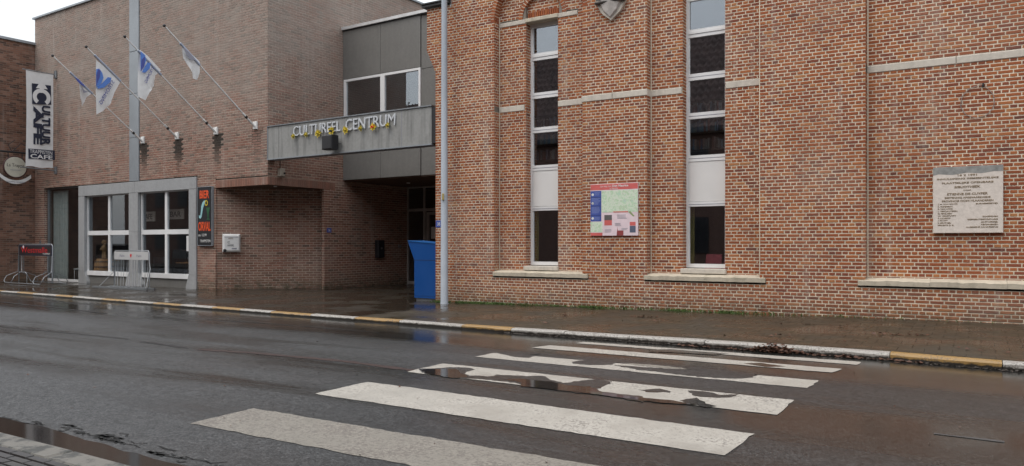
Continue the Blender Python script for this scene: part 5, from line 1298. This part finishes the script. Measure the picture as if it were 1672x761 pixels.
for a, z, s_, lb_ in ((-7.55, 2.15, 'CAFE', 'pale lettered board added behind the left cafe window as a sign reflection'), (-5.9, 2.2, 'BAR', 'pale lettered board added behind the right cafe window as a sign reflection')):
    t = thing('reflected_sign', lb_, 'sign', L(a, 1.0, z), PHI); MB(FL(1.0)).bbox(a - .45, a + .45, z, z + .34, -.02, .02, .006).build('board', M_STONE2, t); text(s_, FL(1.0) @ T(a, z + .08, .021), .6, .18, M_BLACK, .004, t, align='C')  # boards added behind the glass in place of a sign mirrored in it
# ---------------------------------------------------------------- inside the library
M_SHELF = plain('shelf_wood', (.10, .08, .06), .7)
for wi, (xa, xb, lb_) in enumerate(((-9.9, -7.3, 'bookshelves full of books on the upper floor behind the left window'), (-6.2, -3.6, 'bookshelves full of books on the upper floor behind the right window'))):
    t = thing('bookshelf', lb_, 'bookshelf', ((xa + xb) / 2, 16.6, 2.9))
    MB().box(xa, xb, 15.95, 16.0, 2.95, 4.45).box(xa, xa + .03, 15.68, 15.95, 2.95, 4.45).box(xb - .03, xb, 15.68, 15.95, 2.95, 4.45).build('carcass', M_SHELF, t)
    V = []; F = []; Tn = []; n_ = 0; rnd = random.Random(wi)
    for lv in range(4):
        z = 3.0 + lv * .36; MB().box(xa + .03, xb - .03, 15.68, 15.95, z - .03, z).build('shelf', M_SHELF, t); x = xa + .04
        while x < xb - .09:
            w_ = rnd.uniform(.025, .06); h_ = rnd.uniform(.18, .28); 
            if rnd.random() > .12:
                y0 = 15.69 + rnd.uniform(0, .04)
                V += [(x, y0, z), (x + w_, y0, z), (x + w_, 15.93, z), (x, 15.93, z), (x, y0, z + h_), (x + w_, y0, z + h_), (x + w_, 15.93, z + h_), (x, 15.93, z + h_)]
                F += [tuple(8 * n_ + q for q in f_) for f_ in ((0, 1, 5, 4), (1, 2, 6, 5), (3, 0, 4, 7), (4, 5, 6, 7), (2, 3, 7, 6))]; Tn += [rnd.random()] * 5; n_ += 1
            x += w_ + .003
    if wi == 0:
        b = NB('book_spines'); b.set(b.ramp(b.attr('tone'), [(0, (.08, .10, .18)), (.25, (.3, .29, .26)), (.45, (.10, .22, .32)), (.6, (.42, .40, .36)), (.8, (.25, .09, .07)), (1, (.12, .14, .12))]), .6); M_BOOK = b.m
    o = np_mesh('books', V, F, M_BOOK, t, {'tone': Tn}); o['kind'] = 'stuff'
MB().box(-10.6, 2.3, NY + .4, 21.9, 2.80, 2.92).build('upper_floor', M_INT, lib)
t = thing('red_armchair', 'maroon upholstered chair backs seen low in the right library window', 'chair', (-4.7, 15.6, .3))
for k in range(2):
    x = -4.70 + k * .37
    MB().add([(x - .06, 14.88, .35), (x + .28, 14.88, .35), (x + .33, 15.0, 1.16), (x + .02, 15.0, 1.16), (x - .06, 14.95, .35), (x + .28, 14.95, .35), (x + .33, 15.07, 1.16), (x + .02, 15.07, 1.16)], [(0, 1, 2, 3), (5, 4, 7, 6), (1, 5, 6, 2), (4, 0, 3, 7), (3, 2, 6, 7)]).build('backrest', M_MAROON, t)
MB().box(-4.7, -3.9, 15.08, 15.5, .3, .72).build('seat', M_MAROON, t)
for x0, lb_ in ((-8.62, 'narrow yellow curtain at the left of the left library window'), (-5.03, 'narrow yellow curtain at the left of the right library window')):
    m = MB(); 
    for k in range(5): m.tube([(x0 + .02 + k * .028, 14.86 + .012 * (k % 2), .95), (x0 + .02 + k * .028, 14.86 + .012 * (k % 2), 2.12)], .018, 6)
    o = m.build('curtain', plain('mustard_cloth', (.30, .25, .07), .9) if 'mustard_cloth' not in MATS else MATS['mustard_cloth']); tag(o, lb_, 'curtain', 'mustard curtains in the library windows')
# ---------------------------------------------------------------- leaves, weeds, dirt
def scatter(name, label, cat, pts, mat, szf, zoff=.0, seed=1, blade=False, kind='stuff'):
    rnd = random.Random(seed); V = []; F = []
    for (x, y, z) in pts:
        s_ = szf(rnd); a = rnd.uniform(0, 2 * pi); c, q = math.cos(a), math.sin(a); n_ = len(V)
        if blade:
            h_ = s_; w_ = .006; lx, ly = rnd.gauss(0, .5) * h_, rnd.gauss(0, .5) * h_
            V += [(x - c * w_, y - q * w_, z), (x + c * w_, y + q * w_, z), (x + lx * .4 + c * w_ * .7, y + ly * .4 + q * w_ * .7, z + h_ * .6), (x + lx, y + ly, z + h_ * .85)]; F.append((n_, n_ + 1, n_ + 2, n_ + 3))
        else:
            t1, t2 = rnd.uniform(-.4, .6) * s_, rnd.uniform(-.3, .3) * s_; zz = z + abs(t1) * .5 + zoff
            V += [(x - c * s_, y - q * s_, zz + t2), (x + q * s_ * .5, y - c * s_ * .5, zz + abs(t1)), (x + c * s_, y + q * s_, zz - t2 * .5), (x - q * s_ * .5, y + c * s_ * .5, zz)]
            F.append((n_, n_ + 1, n_ + 2)); F.append((n_, n_ + 2, n_ + 3))
    o = MB().add(V, F).build(name, mat); tag(o, label, cat, kind=kind); return o
rnd = random.Random(5)
P = []
for _ in range(620):
    x = rnd.gauss(-2.30, .20) if rnd.random() < .6 else rnd.uniform(-3.6, -.6); d = abs(rnd.gauss(0, .05)); y = kerbY(x) - .03 - d; P.append((x, y, RZ + .004 + rnd.uniform(.0, .11) * max(0, 1 - ((x + 2.30) / .33) ** 2) * max(0, 1 - d / .16)))
scatter('leaf_pile', 'brown heap of wet dead leaves against the far kerb', 'leaves', P, M_LEAF, lambda r: r.uniform(.018, .045), .004, 2)
P = []
for _ in range(2600):
    x = rnd.uniform(-6.6, 3); y = kerbY(x) - abs(rnd.gauss(0, .05)) - .005; P.append((x, y, RZ + .004))
scatter('gutter_debris', 'dark leaf debris along the foot of the far kerb', 'leaves', P, plain('wet_debris', (.03, .022, .016), .6, 0, .5, 30), lambda r: r.uniform(.008, .026), .002, 3)
P = []
for _ in range(1500):
    x = rnd.uniform(-10.95, -10.5) if rnd.random() < .12 else min(2.5, -10.3 + rnd.expovariate(.32)); P.append((x, 14.28 - abs(rnd.gauss(0, .022)), zp(x)))
for cx0 in (-10.1, -9.75, -9.2, -6.8, -5.0, -4.0):
    for _ in range(170): x = rnd.gauss(cx0, .16); P.append((x, 14.27 - abs(rnd.gauss(0, .04)), zp(x)))
for _ in range(200): x = rnd.gauss(-10.75, .1); P.append((x, 14.2 + rnd.gauss(0, .06), 0))
scatter('weeds', 'short green weeds at the foot of the library wall', 'weeds', P, M_GRASS, lambda r: r.uniform(.02, .075), 0, 4, True)
P = []
for (x0, y0, n, sp) in ((-6.6, 12.6, 10, .10), (-5.2, 12.9, 26, .14), (-1.15, 12.1, 22, .13), (-.75, 12.2, 14, .1), (-4.5, 12.3, 8, .3), (-2.2, 11.2, 10, .4), (-8, 11.8, 8, .5), (.2, 11.0, 8, .3), (-2.5, 12.9, 12, .3), (-6.2, 11.2, 8, .3)):
    for _ in range(n): x = rnd.gauss(x0, sp); y = rnd.gauss(y0, sp * .3); P.append((x, y, zp(x, y) + .004))
scatter('fallen_leaves', 'scattered dark fallen leaves on the far pavement', 'leaves', P, M_LEAF, lambda r: r.uniform(.02, .045), .002, 6)
P = [(*G(520, 609), RZ + .004), (*G(377, 698), RZ + .01), (*G(392, 690), RZ + .01), (*G(366, 684), RZ + .01)] + [(rnd.uniform(-9, 1), rnd.uniform(3.3, 9.5), RZ + .003) for _ in range(70)]
scatter('road_litter', 'tiny dark leaf scraps lying on the wet road', 'leaves', P, M_LEAF, lambda r: r.uniform(.008, .022), .001, 7)
P = [(rnd.uniform(-12, 1), rnd.uniform(3.2, 9.8), RZ + .003) for _ in range(900)] + [(rnd.uniform(-9, -3), 3.12 + abs(rnd.gauss(0, .1)), RZ + .003) for _ in range(600)]
scatter('loose_grit', 'pale grit scattered over the asphalt', 'grit', P, plain('pale_grit', (.22, .21, .20), .8), lambda r: r.uniform(.002, .006), .001, 8)

P = []
ln_ = [G(*p) for p in ((0, 684), (45, 687), (90, 697), (135, 707), (175, 716), (230, 729), (290, 745), (360, 765))]
tar = plain('crumbled_tar', (.006, .0055, .005), .8)
for _ in range(46):
    k = rnd.randrange(len(ln_) - 1); t_ = rnd.random(); q = Vector((*ln_[k], 0)).lerp(Vector((*ln_[k + 1], 0)), t_)
    x_, y_ = q.x + rnd.gauss(0, .08), q.y + rnd.gauss(0, .045); l_ = rnd.uniform(.06, .24)
    strip([(x_, y_), (x_ + l_ * .5, y_ + rnd.gauss(0, .012)), (x_ + l_, y_ + rnd.gauss(0, .02))], rnd.uniform(.012, .04), tar, .0035, _, 'edge_crack')
t = thing('door_curtain', 'pale grey green curtain hanging behind the left part of the glass door bay', 'curtain', L(-12.2, .3, 0), PHI)
m = MB(WL)
for k in range(17): m.tube([(-12.55 + k * .06, .32 + .02 * (k % 2), .05), (-12.55 + k * .06, .32 + .02 * (k % 2), 3.35)], .036, 6)
m.build('cloth', plain('grey_green_cloth', (.50, .55, .51), .9), t)
t = thing('white_chair', 'small white chair standing just inside the glass door bay', 'chair', L(-11.1, .6, 0), PHI + .5)
M_ = WL @ T(-11.1, .6, .012) @ Matrix.Rotation(.5, 4, 'Z')
MB(M_).box(-.2, .2, -.2, .2, .43, .46).build('seat', M_WPAINT, t); MB(M_).bbox(-.2, .2, .17, .2, .60, .88, .01).build('backrest', M_WPAINT, t)
for x in (-.18, .18):
    for y in (-.18, .18): MB(M_).tube([(x, y, 0), (x, y, .88 if y > 0 else .43)], .015, 6).build('leg', M_WPAINT, t)
